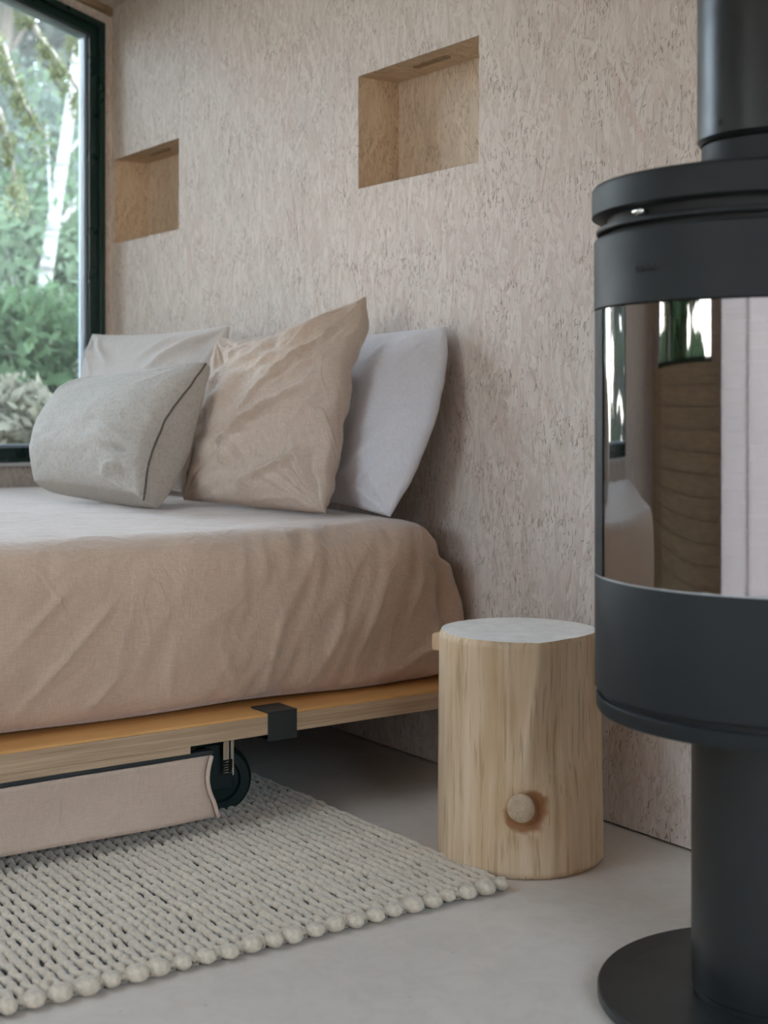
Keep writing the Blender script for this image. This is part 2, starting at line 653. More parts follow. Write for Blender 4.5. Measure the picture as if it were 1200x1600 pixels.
for (y0, y1, z0, z1) in NI:
    bm = bmesh.new()
    D = 0.135
    e = 0.0008
    v = [bm.verts.new(p) for p in ((XW + e, y0 + e, z0 + e), (XW + e, y1 - e, z0 + e), (XW + e, y1 - e, z1 - e), (XW + e, y0 + e, z1 - e),
                                   (XW + D, y0 + e, z0 + e), (XW + D, y1 - e, z0 + e), (XW + D, y1 - e, z1 - e), (XW + D, y0 + e, z1 - e))]
    fl = [((4, 5, 6, 7), 0), ((0, 1, 5, 4), 2), ((3, 7, 6, 2), 2), ((0, 4, 7, 3), 1), ((1, 2, 6, 5), 1)]
    for idx, mi in fl:
        f = bm.faces.new([v[i] for i in idx])
        f.material_index = mi
    me = bpy.data.meshes.new('niche_lining')
    bm.to_mesh(me)
    bm.free()
    for k in ('osb_niche_x', 'osb_niche_y', 'osb_niche_z'):
        me.materials.append(M[k])
    ln = link_obj('niche_lining', me, wall_right)
    # dark routed slot in the roof of the niche
    bm = bmesh.new()
    yc, L, hw = y0 + 0.52 * (y1 - y0), 0.075, 0.012
    pts = []
    for k in range(16):
        a = 2 * PI * k / 16
        pts.append((XW + 0.060 + hw * math.cos(a), yc + (L - hw) * (1 if math.sin(a) >= 0 else -1) * 1.0 + hw * math.sin(a)))
    add_prism(bm, pts, 'z', z1 - 0.004, z1 - 0.0012)
    bm_obj('slot', bm, M['batten'], ln)

# window wall
WX0, WX1, WZ0 = 0.12, 2.123, 0.700


def win_top(x):
    return 2.289 + 0.30 * (WX1 - x)


bm = bmesh.new()
YT = YB + 0.16
add_prism(bm, [(XL - 0.2, 0.0), (XW + TH, 0.0), (XW + TH, WZ0), (XL - 0.2, WZ0)], 'y', YB, YT)                      # below
add_prism(bm, [(WX1, WZ0), (XW + TH, WZ0), (XW + TH, 2.35), (XW, 2.35), (WX1, 2.35)], 'y', YB, YT)                  # right of the window
add_prism(bm, [(XL - 0.2, WZ0), (WX0, WZ0), (WX0, ceil_z(WX0)), (0.0, ceil_z(0)), (XL - 0.2, ceil_z(XL))], 'y', YB, YT)
add_prism(bm, [(WX0, win_top(WX0)), (WX1, win_top(WX1)), (WX1, ceil_z(WX1)), (WX0, ceil_z(WX0))], 'y', YB, YT)
structure(bm_obj('wall_back', bm, M['osb_y']))


def slope_frame(name, x0, x1, z0, top, w, y0, y1, mat, parent=None, bevel=0.0015):
    """frame with a sloping head; outer outline x0..x1, z0..top(x)"""
    s = math.hypot(1, 0.3)
    o = [(x0, z0), (x1, z0), (x1, top(x1)), (x0, top(x0))]
    n = [(x0 + w, z0 + w), (x1 - w, z0 + w), (x1 - w, top(x1 - w) - w * s), (x0 + w, top(x0 + w) - w * s)]
    bm = bmesh.new()
    vo = [[bm.verts.new((p[0], y, p[1])) for p in o] for y in (y0, y1)]
    vi = [[bm.verts.new((p[0], y, p[1])) for p in n] for y in (y0, y1)]
    for i in range(4):
        j = (i + 1) % 4
        bm.faces.new((vo[0][i], vo[0][j], vi[0][j], vi[0][i]))
        bm.faces.new((vo[1][i], vi[1][i], vi[1][j], vo[1][j]))
        bm.faces.new((vo[0][i], vo[1][i], vo[1][j], vo[0][j]))
        bm.faces.new((vi[0][i], vi[0][j], vi[1][j], vi[1][i]))
    ob = bm_obj(name, bm, mat, parent, bevel=bevel)
    s2 = [(x0 + w), (x1 - w), z0 + w, lambda x: top(x) - w * s]
    return ob, s2


win, (a0, a1, az, at) = slope_frame('window_1', WX0, WX1, WZ0 + 0.004, win_top, 0.020, YB - 0.012, YB + 0.12, M['frame_green'])
structure(win)
sash, (b0, b1, bz, bt) = slope_frame('sash', a0, a1, az, at, 0.030, YB + 0.016, YB + 0.11, M['frame_green'], win)
bead, (c0, c1, cz, ct) = slope_frame('glazing_bead', b0, b1, bz, bt, 0.011, YB + 0.040, YB + 0.09, M['bead'], win)
bm = bmesh.new()
add_prism(bm, [(c0 - .004, cz - .004), (c1 + .004, cz - .004), (c1 + .004, ct(c1) + .004), (c0 - .004, ct(c0) + .004)], 'y', YB + 0.066, YB + 0.072)
bm_obj('pane', bm, M['glass'], win)
box('window_sill', WX0 - 0.01, WX1 + 0.005, YB - 0.016, YB + 0.02, WZ0 - 0.010, WZ0 + 0.0035, M['sill'], win, 0.001)

# ceiling: two pitches, with a skylight added in the left one for top light
zr = ceil_z(0)
KX0, KX1, KY0, KY1 = -1.20, -0.70, 1.8, 3.9


def cz_(x, t=0.0):
    return ceil_z(x) + t


bm = bmesh.new()
E0, E1 = XW + TH, XL - 0.2
add_prism(bm, [(E0, cz_(XW) - 0.3 * TH), (E0, cz_(XW) + 0.06), (0, zr + 0.12), (0, zr)], 'y', YF - 0.2, YT + 0.02)
for (x0_, x1_, y0_, y1_) in ((KX1, 0.0, YF - 0.2, YT + 0.02), (E1, KX0, YF - 0.2, YT + 0.02), (KX0, KX1, YF - 0.2, KY0), (KX0, KX1, KY1, YT + 0.02)):
    add_prism(bm, [(x0_, cz_(x0_)), (x1_, cz_(x1_)), (x1_, cz_(x1_, 0.12)), (x0_, cz_(x0_, 0.12))], 'y', y0_, y1_)
structure(bm_obj('ceiling', bm, M['osb_z']))
bm = bmesh.new()
add_prism(bm, [(KX0, cz_(KX0, 0.09)), (KX1, cz_(KX1, 0.09)), (KX1, cz_(KX1, 0.10)), (KX0, cz_(KX0, 0.10))], 'y', KY0, KY1)
w3 = structure(bm_obj('added_skylight', bm, M['glass']))
# brown batten where the window wall meets the ceiling
bm = bmesh.new()
add_prism(bm, [(XW - 0.002, ceil_z(XW) - 0.028), (XW - 0.002, ceil_z(XW) - 0.001), (0.0, zr - 0.001), (0.0, zr - 0.028)], 'y', YB - 0.022, YB - 0.001)
structure(bm_obj('trim_1', bm, M['batten'], bevel=0.002))

# front wall behind the camera, with a window added for fill light
FX0, FX1, FZ0, FZ1 = 0.0, 1.7, 0.75, 2.15
bm = bmesh.new()
add_prism(bm, [(XL - 0.2, FZ1), (XW, FZ1), (XW, ceil_z(XW)), (0, zr), (XL - 0.2, ceil_z(XL))], 'y', YF - 0.16, YF)
add_box(bm, XL - 0.2, XW, YF - 0.16, YF, 0, FZ0)
add_box(bm, XL - 0.2, FX0, YF - 0.16, YF, FZ0, FZ1)
add_box(bm, FX1, XW, YF - 0.16, YF, FZ0, FZ1)
structure(bm_obj('wall_front', bm, M['osb_y']))
bm = bmesh.new()
for (xa, xb, za, zb_) in ((FX0, FX1, FZ0, FZ0 + 0.05), (FX0, FX1, FZ1 - 0.05, FZ1), (FX0, FX0 + 0.05, FZ0 + 0.05, FZ1 - 0.05), (FX1 - 0.05, FX1, FZ0 + 0.05, FZ1 - 0.05)):
    add_box(bm, xa, xb, YF - 0.12, YF + 0.01, za, zb_)
w4 = structure(bm_obj('added_window', bm, M['frame_green']))
box('pane', FX0 + 0.05, FX1 - 0.05, YF - 0.07, YF - 0.062, FZ0 + 0.05, FZ1 - 0.05, M['glass'], w4)

# left wall: floor-to-ceiling glazed opening, horizontal boarding with a strip window further along
GY0, GY1, GZ1 = -1.35, 1.10, 2.22
SY0, SY1, SZ0, SZ1 = 1.45, 4.3, 1.05, 2.05
bm = bmesh.new()
zc = ceil_z(XL)
add_box(bm, XL - 0.16, XL, YF, GY0, 0, zc)
add_box(bm, XL - 0.16, XL, GY0, GY1, GZ1, zc)
add_box(bm, XL - 0.16, XL, GY1, SY0, 0, zc)
add_box(bm, XL - 0.16, XL, SY0, SY1, 0, SZ0)
add_box(bm, XL - 0.16, XL, SY0, SY1, SZ1, zc)
add_box(bm, XL - 0.16, XL, SY1, YB, 0, zc)
wl = structure(bm_obj('wall_left', bm, M['osb_x']))
z = 0.02
while z < SZ0 - 0.02:
    box('board', XL + 0.0005, XL + 0.018, GY1 + 0.06, YB - 0.01, z, z + 0.085, M['boards'], wl, 0.002)
    z += 0.088


def rect_frame_x(name, x0, x1, y0, y1, z0, z1, w, mat, parent=None):
    bm = bmesh.new()
    add_box(bm, x0, x1, y0, y0 + w, z0, z1)
    add_box(bm, x0, x1, y1 - w, y1, z0, z1)
    add_box(bm, x0, x1, y0 + w, y1 - w, z0, z0 + w)
    add_box(bm, x0, x1, y0 + w, y1 - w, z1 - w, z1)
    return bm_obj(name, bm, mat, parent)


d1 = structure(rect_frame_x('door_1', XL - 0.12, XL + 0.01, GY0, GY1, 0.0, GZ1, 0.05, M['frame_green']))
box('door_mullion', XL - 0.10, XL - 0.02, -0.03, 0.03, 0.05, GZ1 - 0.05, M['frame_green'], d1)
box('pane', XL - 0.07, XL - 0.062, GY0 + 0.05, -0.03, 0.05, GZ1 - 0.05, M['glass'], d1)
box('pane', XL - 0.07, XL - 0.062, 0.03, GY1 - 0.05, 0.05, GZ1 - 0.05, M['glass'], d1)
m = bpy.data.materials.new('sheer_white_cloth')
m.use_nodes = True
nt = m.node_tree
nt.nodes.clear()
N = NT(nt)
out = N.n('ShaderNodeOutputMaterial')
d_ = N.n('ShaderNodeBsdfDiffuse'); d_.inputs[0].default_value = (0.80, 0.74, 0.75, 1)
t_ = N.n('ShaderNodeBsdfTranslucent'); t_.inputs[0].default_value = (0.92, 0.80, 0.79, 1)
mx = N.n('ShaderNodeMixShader'); mx.inputs[0].default_value = 0.72
N.link(d_.outputs[0], mx.inputs[1]); N.link(t_.outputs[0], mx.inputs[2]); N.link(mx.outputs[0], out.inputs[0])
for ya, yb, side_, nm in ((GY0 + 0.05, -0.12, 'left', 0), (-0.115, GY1 - 0.02, 'right', 1)):
    bm = bmesh.new()
    nn = 160
    cg = []
    for i in range(nn + 1):
        y = ya + (yb - ya) * i / nn
        cg.append([bm.verts.new((XL + 0.085 + 0.028 * math.sin(i * 0.62 + 0.8 * math.sin(i * 0.11)) * (0.7 + 0.3 * (1 - zz / 2.2)), y, zz)) for zz in (0.015, 0.55, 1.1, 1.65, 2.20)])
    for i in range(nn):
        for q in range(4):
            bm.faces.new((cg[i][q], cg[i + 1][q], cg[i + 1][q + 1], cg[i][q + 1]))
    cu = bm_obj('curtain', bm, m, smooth=True)
    tag(cu, 'sheer white curtain over the %s half of the glazed door' % side_, 'curtain')
w2 = structure(rect_frame_x('window_2', XL - 0.12, XL + 0.01, SY0, SY1, SZ0, SZ1, 0.045, M['frame_green']))
box('pane', XL - 0.07, XL - 0.062, SY0 + 0.045, SY1 - 0.045, SZ0 + 0.045, SZ1 - 0.045, M['glass'], w2)

# ------------------------------------------------------------------ rug
RX1 = 1.712
PITCH = 0.0205
NROW = 72
RYF, RYB = 2.045, 3.000
rug = tag(empty('woven_rug', (RX1 - NROW * PITCH / 2, (RYF + RYB) / 2, 0)), 'chunky greige wool rug with knobbly rows and looped edge, half under the bed', 'rug')
base = box('backing', RX1 - NROW * PITCH + 0.004, RX1 - 0.004, RYF + 0.004, RYB, 0.0012, 0.0075, M['mat_dark'], rug)
rr = random.Random(4)
row_meshes = []
for var in range(6):
    bl = 0.0245
    n = int((RYB - RYF) / bl)
    bm = bmesh.new()
    pts, rad = [], []
    y = 0.0
    for k in range(n):
        L = bl * (RYB - RYF) / (n * bl)
        wv = rr.uniform(-0.0016, 0.0016)
        hv = rr.uniform(0.88, 1.12)
        thin = rr.random() < 0.12
        for q, rf in enumerate((0.74, 0.93, 1.0, 0.93)):
            pts.append(((0.0012 if k % 2 else -0.0012) + wv, y + L * q / 4, 0.0105 + 0.001 * (hv - 1) * 5))
            rad.append(0.0097 * rf * hv * (0.85 if thin else 1))
        y += L
    pts.append((0, y, 0.0105))
    rad.append(0.006)
    rings = []
    for p, r in zip(pts, rad):
        # slanted rings: the twisted look of the yarn
        rings.append([bm.verts.new((p[0] + r * math.cos(2 * PI * q / 8), p[1] + 0.45 * r * math.cos(2 * PI * q / 8), p[2] + 0.78 * r * math.sin(2 * PI * q / 8))) for q in range(8)])
    for i in range(len(rings) - 1):
        for q in range(8):
            bm.faces.new((rings[i][q], rings[i][(q + 1) % 8], rings[i + 1][(q + 1) % 8], rings[i + 1][q]))
    bm.faces.new(rings[0]); bm.faces.new(list(reversed(rings[-1])))
    bmesh.ops.recalc_face_normals(bm, faces=bm.faces)
    me = bpy.data.meshes.new('yarn_row')
    bm.to_mesh(me); bm.free()
    me.polygons.foreach_set('use_smooth', [True] * len(me.polygons))
    me.materials.append(M['wool'])
    row_meshes.append(me)
for i in range(NROW):
    o = link_obj('yarn_row', row_meshes[i % 6], rug)
    o.location = (RX1 - PITCH * (i + 0.5) + rr.uniform(-.0012, .0012), RYF + 0.004 + rr.uniform(-0.003, 0.003), rr.uniform(-0.0006, 0.001))
knob_meshes = []
for var in range(4):
    bm = bmesh.new()
    bmesh.ops.create_icosphere(bm, subdivisions=3, radius=1.0)
    for v in bm.verts:
        n = 1 + 0.12 * noise.noise(v.co * 1.7 + Vector((var * 9, 0, 0)))
        c = v.co * n
        v.co = Vector((c.x * 0.0175, c.y * 0.021, c.z * 0.0130))
    me = bpy.data.meshes.new('edge_loop')
    bm.to_mesh(me); bm.free()
    me.polygons.foreach_set('use_smooth', [True] * len(me.polygons))
    me.materials.append(M['wool'])
    knob_meshes.append(me)
for i in range(NROW // 2):
    o = link_obj('edge_loop', knob_meshes[i % 4], rug)
    s = rr.uniform(0.85, 1.12)
    o.scale = (s, s, min(s, 1.05))
    o.rotation_euler = (0, 0, rr.uniform(-0.3, 0.3))
    o.location = (RX1 - PITCH * (2 * i + 1) + rr.uniform(-.003, .003), RYF + rr.uniform(-0.005, 0.004), 0.0142)
bm = bmesh.new()
for i in range(NROW // 2):      # weft threads showing between the loops
    xm = RX1 - PITCH * (2 * i + 2)
    for q in range(3):
        xx = xm + (q - 1) * 0.0035
        add_tube(bm, [(xx, RYF + 0.010, 0.016), (xx, RYF - 0.004, 0.013), (xx, RYF - 0.006, 0.006), (xx, RYF + 0.006, 0.003)], 0.0014, 5)
wt = bm_obj('binding_thread', bm, M['wool'], rug, smooth=True)
wt['kind'] = 'stuff'
adopt(rug)

# ------------------------------------------------------------------ bed platform on castors
BYF, BYB = 2.62, 4.74
bed = tag(empty('platform_bed', (1.0, 3.7, 0)), 'low wooden bed platform on castors with black steel clip over its edge', 'bed frame')
BX0, BX1 = -0.05, 2.115
box('side_rail', BX0, BX1, BYF, BYF + 0.022, 0.202, 0.2405, M['rail_wood'], bed, 0.001)
box('platform_board', BX0, BX1, BYF + 0.0005, BYB, 0.2408, 0.2465, M['ply'], bed, 0.0008)
box('under_frame', BX0 + 0.05, BX1 - 0.03, BYF + 0.06, BYB - 0.05, 0.196, 0.2402, M['steel_black'], bed)
box('lower_strip', BX0, 1.345, BYF + 0.001, BYF + 0.020, 0.1865, 0.2018, M['rail_wood'], bed, 0.0015)
box('slide_bar', BX0, 1.40, BYF + 0.006, BYF + 0.028, 0.1775, 0.1862, M['steel_black'], bed, 0.001)
bm = bmesh.new()
add_box(bm, 1.526, 1.597, BYF - 0.004, BYF - 0.0002, 0.188, 0.2505)
add_box(bm, 1.526, 1.597, BYF - 0.0002, BYF + 0.072, 0.2468, 0.2505)
add_box(bm, 1.526, 1.597, BYF - 0.0002, BYF + 0.058, 0.188, 0.1925)
bm_obj('steel_clip', bm, M['steel_black'], bed, bevel=0.001)


def castor(x, y):
    c = empty('castor', (x, y, 0))
    c.parent = bed
    bpy.context.view_layer.update()
    c.matrix_parent_inverse = bed.matrix_world.inverted()
    R, z0 = 0.076, 0.076 + 0.002
    # wheel: axis along x-ish, slightly turned
    prof = [(0.012, -0.026), (0.045, -0.024), (0.050, -0.029), (0.068, -0.029), (0.0745, -0.020), (R, 0.0), (0.0745, 0.020), (0.068, 0.029), (0.050, 0.029), (0.045, 0.024), (0.012, 0.026)]
    w = lathe('wheel', prof, 0, 0, M['rubber'], None, 48, closed_prof=True)
    w.parent = c
    w.matrix_local = Matrix.Translation((0, 0, z0)) @ Matrix.Rotation(math.radians(-20), 4, 'Z') @ Matrix.Rotation(PI / 2, 4, 'X')
    bm = bmesh.new()
    add_box(bm, -0.030, 0.030, -0.036, -0.032, 0.060, 0.160)
    add_box(bm, -0.030, 0.030, 0.032, 0.036, 0.060, 0.160)
    add_box(bm, -0.034, 0.034, -0.036, 0.036, 0.160, 0.165)
    add_tube(bm, [(0, 0, 0.165), (0, 0, 0.180)], 0.018, 16)
    add_box(bm, -0.045, 0.045, -0.040, 0.040, 0.180, 0.1955)
    f = bm_obj('fork', bm, M['rubber'], c, bevel=0.001)
    f.rotation_euler = (0, 0, math.radians(-20))
    return c


CX, CY = 1.500, 2.80
cs = castor(CX, CY)
castor(0.25, CY)
castor(CX, BYB - 0.2)
castor(0.25, BYB - 0.2)
# bright brake spring/latch in front of the wheel
bm = bmesh.new()
add_box(bm, 0.000, 0.003, -0.074, -0.050, 0.098, 0.178)
add_box(bm, -0.016, -0.002, -0.062, -0.059, 0.130, 0.170)
pts = []
for k in range(40):
    a = k / 8 * 2 * PI
    pts.append((-0.009 + 0.007 * math.cos(a), -0.062 + 0.006 * math.sin(a), 0.100 + 0.028 * k / 40))
add_tube(bm, pts, 0.0016, 6)
o = bm_obj('brake_latch', bm, M['chrome'], cs)
bm = bmesh.new()
add_tube(bm, [(-0.12, -0.05, 0.170), (0.0, -0.05, 0.170)], 0.008, 12)
bm_obj('axle_bar', bm, M['rubber'], cs, smooth=True)
adopt(bed)

# canvas storage drawer under the bed
cb = tag(empty('storage_box', (0.65, 3.0, 0)), 'beige canvas storage box with curved end, under the bed edge', 'storage box')
bm = bmesh.new()
nx, nz = 60, 14
x0, x1, zt, zb = 0.02, 1.398, 0.1755, 0.046
grid = []
for i in range(nx + 1):
    u = i / nx
    row = []
    for j in range(nz + 1):
        w_ = j / nz
        z = zt + (zb - zt) * w_
        edge = sstep(0.90, 1.0, u)
        x = x0 + (x1 - x0) * u + edge * (-0.010 * math.sin(PI * min(1, w_ * 1.3)) + 0.016 * w_ ** 3)
        y = BYF + 0.004 + 0.006 * math.sin(PI * w_) * (1 - edge) + 0.004 * noise.noise(Vector((x * 6, z * 9, 2))) * (1 + 2.0 * sstep(0.8, 1, u))
        row.append(bm.verts.new((x, y, z)))
    grid.append(row)
for i in range(nx):
    for j in range(nz):
        bm.faces.new((grid[i][j], grid[i][j + 1], grid[i + 1][j + 1], grid[i + 1][j]))
o = bm_obj('front_panel', bm, M['canvas'], cb, smooth=True)
md = o.modifiers.new('thick', 'SOLIDIFY'); md.thickness = 0.004; md.offset = 1
bm = bmesh.new()
add_tube(bm, [(grid_x, gy, gz) for grid_x, gy, gz in [(x1 - 0.004 + (-0.010 * math.sin(PI * min(1, q / 12 * 1.3)) + 0.016 * (q / 12) ** 3), BYF + 0.003, zt + (zb - zt) * q / 12) for q in range(13)]], 0.0048, 8)
bm_obj('edge_binding', bm, M['canvas'], cb, smooth=True)
bm = bmesh.new()
add_box(bm, 0.03, 1.370, BYF + 0.030, 3.35, 0.050, 0.170)
bm_obj('box_body', bm, M['canvas'], cb, bevel=0.004)
for xx in (0.2, 1.2):
    box('runner', xx, xx + 0.03, BYF + 0.08, 3.3, 0.0, 0.0495, M['steel_black'], cb) if False else None
box('hanger', 0.03, 1.36, BYF + 0.05, BYF + 0.08, 0.170, 0.1955, M['steel_black'], cb)
adopt(cb)


# ------------------------------------------------------------------ mattress
def rounded_box_mesh(x0, x1, y0, y1, z0, z1, r, step):
    """box surface grid with rounded edges; returns verts, faces, normals"""
    bm = bmesh.new()
    nx, ny, nz = (max(2, int((b - a) / step)) for a, b in ((x0, x1), (y0, y1), (z0, z1)))
    def face(fn, n1, n2):
        g = [[bm.verts.new(fn(i / n1, j / n2)) for j in range(n2 + 1)] for i in range(n1 + 1)]
        for i in range(n1):
            for j in range(n2):
                bm.faces.new((g[i][j], g[i + 1][j], g[i + 1][j + 1], g[i][j + 1]))
    L = lambda a, b, t: a + (b - a) * t
    face(lambda u, v: (L(x0, x1, u), L(y0, y1, v), z1), nx, ny)
    face(lambda u, v: (L(x0, x1, u), y0, L(z0, z1, v)), nx, nz)
    face(lambda u, v: (L(x0, x1, u), y1, L(z0, z1, v)), nx, nz)
    face(lambda u, v: (x0, L(y0, y1, u), L(z0, z1, v)), ny, nz)
    face(lambda u, v: (x1, L(y0, y1, u), L(z0, z1, v)), ny, nz)
    face(lambda u, v: (L(x0, x1, u), L(y0, y1, v), z0), nx // 6, ny // 6)
    bmesh.ops.remove_doubles(bm, verts=bm.verts, dist=1e-4)
    nrm = []
    for v in bm.verts:
        p = v.co
        q = Vector((min(max(p.x, x0 + r[0]), x1 - r[0]), min(max(p.y, y0 + r[1]), y1 - r[1]), min(max(p.z, z0 + r[3]), z1 - r[2])))
        d = p - q
        rz = r[2] if d.z > 0 else r[3]
        e = Vector((d.x / r[0], d.y / r[1], d.z / rz))
        if e.length > 1e-6:
            en = e.normalized()
            v.co = q + Vector((en.x * r[0], en.y * r[1], en.z * rz))
            nn = Vector((en.x / r[0], en.y / r[1], en.z / rz)).normalized()
        else:
            nn = Vector((0, 0, 1))
        nrm.append(nn)
    return bm, nrm


def crease(p, a, b, w, depth):
    """soft ridge along segment a-b (2-D)"""
    ax, ay = a; bx, by = b
    dx, dy = bx - ax, by - ay
    L2 = dx * dx + dy * dy
    t = ((p[0] - ax) * dx + (p[1] - ay) * dy) / L2
    tc = min(1, max(0, t))
    d = math.hypot(p[0] - ax - tc * dx, p[1] - ay - tc * dy)
    s = (p[0] - ax) * dy - (p[1] - ay) * dx
    sgn = 1 if s > 0 else -1
    f = math.sin(PI * min(1, max(0, 0.08 + 0.84 * tc)))
    return depth * f * math.exp(-(d / w) ** 2) * (1.0 if sgn > 0 or d < w * 0.3 else 0.6)


bm, nrm = rounded_box_mesh(0.0, 2.075, 2.705, 4.700, 0.249, 0.625, (0.085, 0.085, 0.085, 0.018), 0.0095)
side_cr = [((1.00, 0.30), (1.20, 0.50), 0.008, 0.006), ((0.98, 0.42), (1.12, 0.55), 0.008, 0.005), ((1.13, 0.27), (1.22, 0.36), 0.007, 0.005),
           ((1.56, 0.27), (1.60, 0.47), 0.008, 0.007), ((1.60, 0.27), (1.63, 0.40), 0.006, 0.005), ((1.50, 0.28), (1.44, 0.40), 0.010, 0.006),
           ((1.78, 0.30), (1.86, 0.50), 0.009, 0.007), ((1.72, 0.33), (1.76, 0.47), 0.007, 0.004), ((1.90, 0.28), (2.05, 0.37), 0.008, 0.008),
           ((1.33, 0.28), (1.33, 0.40), 0.007, 0.004), ((1.93, 0.40), (1.98, 0.52), 0.010, 0.006)]
for v, n in zip(bm.verts, nrm):
    p = v.co.copy()
    dsp = 0.006 * noise.noise(Vector((p.x * 3, p.y * 3, p.z * 4)))
    if n.y < -0.3:          # front side
        wgt = min(1, (-n.y - 0.3) / 0.4)
        s = p.z
        bulge = 0.026 * math.sin(PI * min(1, max(0, (s - 0.25) / 0.36))) + 0.004
        # drape folds: stretched vertically, slanting
        q = Vector((p.x * 9 - (s - 0.4) * 9, s * 2.6, 0.5))
        fr = noise.noise(q)
        q2 = Vector((p.x * 24 - s * 8, s * 5, 3.5))
        dens = 0.25 + 0.75 * sstep(1.3, 1.75, p.x)
        dsp += wgt * (bulge + 0.012 * fr * dens + 0.007 * (0.4 - abs(noise.noise(q2))) * dens * 2 + 0.004 * (0.5 + 0.5 * dens) * (0.4 - abs(noise.noise(Vector((p.x * 14 - s * 20, s * 6 + p.x * 5, 9))))))
        for a, b_, w_, dd in side_cr:
            dsp += wgt * crease((p.x, s), a, b_, w_ * 0.9, dd * 1.7)
        hem = (1 - sstep(0.252, 0.30, s))
        dsp += -wgt * hem * 0.008 + wgt * hem * 0.010 * noise.noise(Vector((p.x * 7, 0, 8)))
        if s < 0.30:
            v.co.z += hem * (0.004 + 0.007 * noise.noise(Vector((p.x * 5, 1, 4))))
    if n.z > 0.5:
        dome = 0.012 * math.sin(PI * (p.y - 2.705) / 1.995)
        dsp += dome + 0.0035 * fbm(Vector((p.x * 5 + p.y * 2, p.y * 9, 7)), 3)
    # the tucked corner at the head end swells out towards the wall
    if p.x > 1.95 and p.y < 3.1:
        k = sstep(1.95, 2.075, p.x) * (1 - sstep(2.9, 3.1, p.y))
        low = sstep(0.560, 0.535, p.z) if False else (1 - sstep(0.515, 0.545, p.z))
        v.co.x += k * (0.075 * low * (0.5 + 0.5 * (1 - sstep(0.30, 0.52, p.z))) - 0.006)
        v.co.y -= 0.006 * k * low
        groove = math.exp(-((p.x - 2.012 - (0.53 - p.z) * 0.05) / 0.010) ** 2) * (1 - sstep(0.52, 0.56, p.z)) * (1 if n.y < -0.3 else 0)
        dsp -= 0.022 * groove
    v.co += n * dsp
for f in bm.faces:
    f.smooth = True
mat_o = bm_obj('mattress', bm, M['linen_sand'], None, smooth=True)
tag(mat_o, 'thick mattress in rumpled sand linen cover on the wooden platform', 'mattress')


